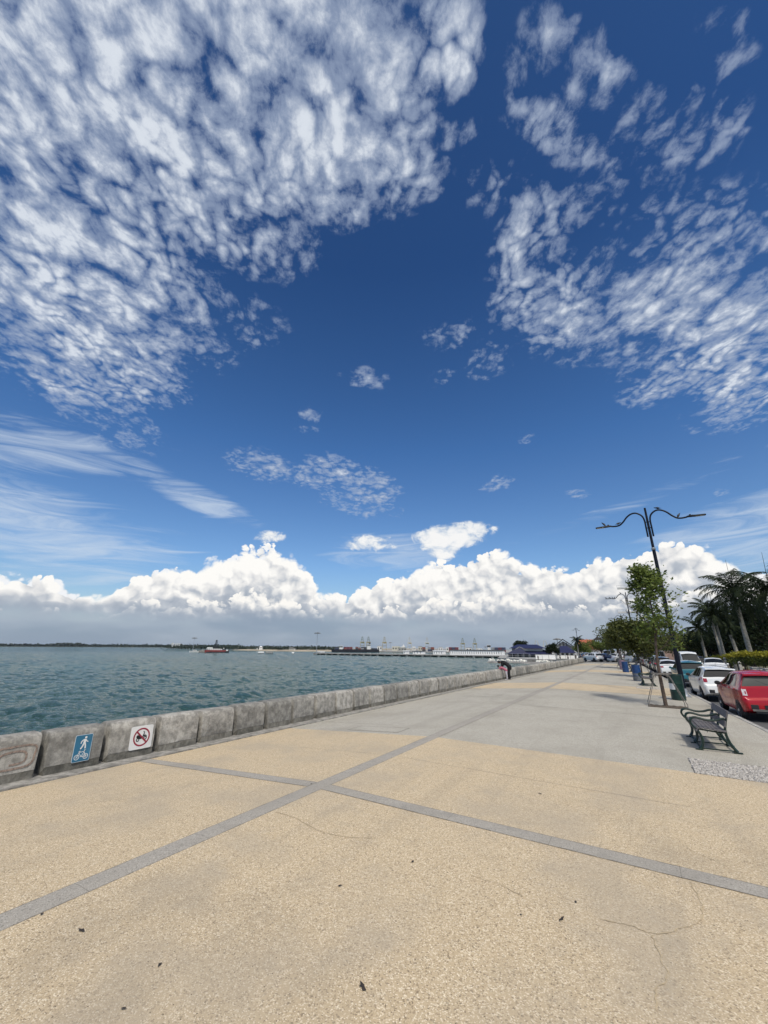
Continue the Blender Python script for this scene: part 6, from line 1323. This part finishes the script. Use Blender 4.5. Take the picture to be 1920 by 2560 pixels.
outfit(t, [(.12, .80, .16, .13), (.085, .90, .185, .155), (-.02, 1.03, .185, .15), (-.16, 1.13, .19, .15), (-.32, 1.20, .205, .15), (-.45, 1.225, .18, .125), (-.54, 1.22, .075, .07)],
       [([(-.41, -.17, 1.19), (-.45, -.235, .95), (-.54, -.15, .83)], (.085, .05)), ([(-.41, .17, 1.20), (-.48, .235, .96), (-.59, .14, .83)], (.085, .05))],
       [(.06, .70, .13, .12), (.08, .80, .175, .155), (.07, .92, .18, .15), (.0, 1.02, .165, .135)],
       [([(.06, -.095, .82), (.035, -.11, .46), (.10, -.11, .09)], (.125, .080)), ([(.06, .095, .82), (-.07, .12, .47), (-.02, .13, .09)], (.125, .080))], cloth_k, cloth_k, 'shirt')
b = MB(); b.ball((-.69, 0, 1.255), (.125, .115, .105), 14, 9); b.build('hair', hair, t, smooth=80)
def fingers(parent, base, d, n=5):
    b = MB(); d = Vector(d).normalized(); sd = d.cross(Vector((0, 0, 1))).normalized()
    for k in range(n):
        o = Vector(base)+sd*((k-2)*.016); L = (.05, .075, .082, .075, .058)[k]; dd = (d+sd*(.9 if k == 0 else (k-2)*.08)).normalized()
        b.tube([o, o+dd*L*.5+Vector((0, 0, -.006)), o+dd*L+Vector((0, 0, -.022))], [.010, .009, .006], 6)
    return b.build('fingers', skin, parent, smooth=60)
b = MB(); b.ball((-.785, 0, 1.185), (.022, .016, .018), 8, 6)
for q in (-1, 1): b.ball((-.67, q*.10, 1.205), (.018, .014, .028), 8, 6)
b.build('nose_and_ears', skin, t, smooth=80)
fingers(t, (-.56, -.14, .79), (-.7, .2, -.4)); fingers(t, (-.61, .13, .79), (-.7, -.2, -.4))
for s, xx in ((-1, .02), (1, -.10)):
    b = MB(); b.loft([[(xx+.12-q, s*.115+(.045*math.cos(a)*k), .045*k*h+.012+.035*math.sin(a)*k*h) for a in [2*math.pi*i/10 for i in range(10)]] for q, k, h in ((0, .6, 1.2), (.05, 1, 1.3), (.16, 1.05, 1), (.24, .9, .8), (.28, .4, .6))]); b.build('shoe', M['black'], t, smooth=60)
g2 = gnd(1266, 1700); t = thing('person', 'child in pink top and pale grey trousers leaning over the sea wall under the adult', 'person', (wallx(g2.y)+.30, g2.y-.22, lvl(wallx(g2.y))+.03), 0)
JC = [(.0, 0, .64, .07), (-.17, 0, .775, .075), (-.36, 0, .835, .08), (-.45, 0, .86, .045), (-.52, 0, .90, .075), (-.58, 0, .96, .07), (-.36, -.12, .815, .04), (-.48, -.18, .74, .034), (-.60, -.13, .745, .028), (-.36, .12, .815, .04), (-.48, .18, .745, .034), (-.60, .13, .745, .028), (.0, -.06, .58, .06), (.045, -.075, .33, .045), (.06, -.075, .07, .038), (-.06, -.08, .03, .032), (.0, .06, .58, .06), (.0, .075, .33, .045), (.02, .075, .07, .038), (-.10, .08, .03, .032)]
EC = [(0, 1), (1, 2), (2, 3), (3, 4), (4, 5), (2, 6), (6, 7), (7, 8), (2, 9), (9, 10), (10, 11), (0, 12), (12, 13), (13, 14), (14, 15), (0, 16), (16, 17), (17, 18), (18, 19)]
skin_fig('body', JC, EC, skin, t)
outfit(t, [(.03, .59, .10, .09), (.01, .66, .118, .10), (-.08, .735, .118, .10), (-.18, .785, .12, .10), (-.29, .825, .13, .10), (-.38, .85, .115, .085), (-.44, .865, .05, .05)],
       [([(-.36, -.11, .825), (-.46, -.175, .765)], (.058, .045)), ([(-.36, .11, .825), (-.46, .175, .77)], (.058, .045))],
       [(.0, .50, .085, .08), (.01, .58, .11, .10), (.0, .66, .112, .095), (-.05, .715, .10, .09)],
       [([(.0, -.06, .60), (.045, -.075, .33), (.06, -.075, .075)], (.085, .056)), ([(.0, .06, .60), (.0, .075, .33), (.02, .075, .075)], (.085, .056))], cloth_p, cloth_g, 'top')
b = MB(); b.ball((-.55, 0, .955), (.095, .09, .09), 12, 8); b.build('hair', hair, t, smooth=80)
b = MB(); b.ball((-.625, 0, .925), (.016, .012, .014), 8, 6)
for q in (-1, 1): b.ball((-.54, q*.078, .935), (.014, .012, .022), 8, 6)
b.build('nose_and_ears', skin, t, smooth=80)
fingers(t, (-.60, -.13, .745), (-1, .1, -.1)); fingers(t, (-.60, .13, .745), (-1, -.1, -.1))
for s, xx in ((-1, .0), (1, -.04)):
    b = MB(); b.loft([[(xx+.09-q, s*.078+(.036*math.cos(a)*k), .03*k*h+.008+.026*math.sin(a)*k*h) for a in [2*math.pi*i/10 for i in range(10)]] for q, k, h in ((0, .6, 1.2), (.04, 1, 1.3), (.12, 1.05, 1), (.17, .9, .8), (.20, .4, .6))]); b.build('shoe', M['white_paint'], t, smooth=60)
# wooded park beyond the road, closing the view to the right
treebelt('park_trees', 'dark mass of park trees beyond the far side of the road', [Vector((70, -30, 0)), Vector((46, 40, 0)), Vector((34, 95, 0)), Vector((22, 150, 0)), Vector((10, 215, 0))], lambda f, rs: 7.5+3*lump(f, 40, 3), 34000, .55, 17)
# --- small things lying on the paving: dead leaves and droppings, inspection covers, cracks
litter = pbr('dead_leaf', (0.035, 0.026, 0.02), .8, 0, .4, 30)
for px, py, s, lab in ((906, 2469, .032, 'dark crumpled leaf nearest the bottom edge of the picture, right of centre'), (398, 2416, .024, 'dark crumpled leaf on the yellow paving, second from the bottom edge'), (202, 2330, .026, 'long dark leaf just below the grey strip at the lower left'), (105, 2289, .015, 'small dark scrap at the edge of the grey strip at the lower left'), (849, 2218, .018, 'small dark leaf on the yellow paving, left of the bottom centre'), (1032, 2157, .018, 'small dark leaf near the middle of the yellow paving'), (1404, 2301, .026, 'dark forked leaf on the yellow paving, lower right'), (1351, 1986, .03, 'dark dead leaf right of the crossing strips, beyond the long strip'), (1440, 2258, .014, 'tiny dark scrap above the forked leaf, lower right'), (1305, 2290, .014, 'tiny dark scrap left of the forked leaf, lower right'), (307, 2527, .016, 'tiny dark scrap close to the bottom left corner'), (380, 1910, .02, 'dark scrap on the grey strip near the white sign'), (778, 1961, .02, 'dark mark where the two grey strips cross'), (1296, 1969, .014, 'tiny dark scrap left of the dead leaf beyond the long strip')):
    g = gnd(px, py); rs = np.random.default_rng(int(px)); b = MB(); n = 9; s *= .72; b.v = [(0, 0, .012)]+[(s*(1+.5*rs.normal())*math.cos(2*math.pi*i/n)*1.3, s*(.7+.3*rs.normal())*math.sin(2*math.pi*i/n), .009+abs(rs.normal(0, .004))) for i in range(n)]; b.f = [(0, 1+i, 1+(i+1) % n) for i in range(n)]; b.m = [0]*n
    o = b.build('dead_leaf', litter); o.location = g; o.rotation_euler = (0, 0, rs.uniform(0, 6)); tag(o, lab, 'leaf', 'dead leaves on the paving')
for (xa, xb, ya, yb), lab in (((-7.35, -5.75, 10.25, 10.95), 'square inspection cover outline let into the grey paving beyond the yellow'), ((-7.4, -5.9, 20.0, 20.9), 'inspection cover outline let into the grey paving near the bending person')):
    t = thing('inspection_cover', lab, 'inspection cover', ((xa+xb)/2, (ya+yb)/2, lvl((xa+xb)/2)), 0, 'inspection covers'); b = MB(); sl = .0527; w_, h_ = xb-xa, yb-ya; e = .016
    for (x0, x1, y0, y1) in ((-w_/2, w_/2, -h_/2, -h_/2+e), (-w_/2, w_/2, h_/2-e, h_/2), (-w_/2, -w_/2+e, -h_/2+e, h_/2-e), (w_/2-e, w_/2, -h_/2+e, h_/2-e)): b.add([(x0, y0, sl*x0+.005), (x1, y0, sl*x1+.005), (x1, y1, sl*x1+.005), (x0, y1, sl*x0+.005)], [(0, 1, 2, 3)])
    b.build('frame', M['plinth'], t); b = MB(); b.add([(a, c, sl*a+.0035) for a, c in ((-w_/2+e, -h_/2+e), (w_/2-e, -h_/2+e), (w_/2-e, h_/2-e), (-w_/2+e, h_/2-e))], [(0, 1, 2, 3)]); b.build('lid', M['grey_paving'], t)
crk = pbr('crack_dirt', (0.425, 0.335, 0.21), .95)
def crack(name, pxs, wd):
    P = bez([gnd(a, b_) for a, b_ in pxs], 8); rs = np.random.default_rng(int(pxs[0][0])); m = MB(); row = []
    for i, p in enumerate(P):
        d = (P[min(i+1, len(P)-1)]-P[max(0, i-1)]).normalized(); n = Vector((-d.y, d.x, 0)); k = wd*(.3+.6*rs.random()); q = n*rs.normal(0, .006)
        row.append([(p.x+q.x-n.x*k, p.y+q.y-n.y*k, lvl(p.x)+.0085), (p.x+q.x+n.x*k, p.y+q.y+n.y*k, lvl(p.x)+.0085)])
    m.loft(row, closed=False); tag(m.build(name, crk), kind='structure')
crack('paving_crack', [(1725, 2205), (1748, 2250), (1755, 2300), (1700, 2325), (1635, 2337), (1580, 2318), (1500, 2300)], .006)
crack('paving_crack', [(1628, 2340), (1655, 2400), (1670, 2450), (1640, 2475), (1642, 2530)], .005); crack('paving_crack', [(690, 2032), (735, 2045), (790, 2075), (850, 2092), (930, 2098)], .006); crack('paving_crack', [(1180, 2190), (1250, 2215), (1310, 2245)], .004); crack('paving_crack', [(1715, 2120), (1790, 2155)], .005)

# ------------------------------------------------------------------ sea air
mh = bpy.data.materials.new('sea_air'); mh.use_nodes = True; nt = mh.node_tree; nt.nodes.remove(nt.nodes['Principled BSDF'])
pv = nt.nodes.new('ShaderNodeVolumePrincipled'); pv.inputs['Color'].default_value = (0.78, 0.86, 0.96, 1); pv.inputs['Density'].default_value = 4.5e-5; pv.inputs['Anisotropy'].default_value = 0.2
nt.links.new(pv.outputs[0], nt.nodes['Material Output'].inputs['Volume'])
b = MB(); b.box((0, 0, 24), (22000, 22000, 62)); hz_ = b.build('haze', mh); tag(hz_, 'thin pale sea haze over the strait', 'haze', kind='stuff')
scene.cycles.volume_bounces = 0
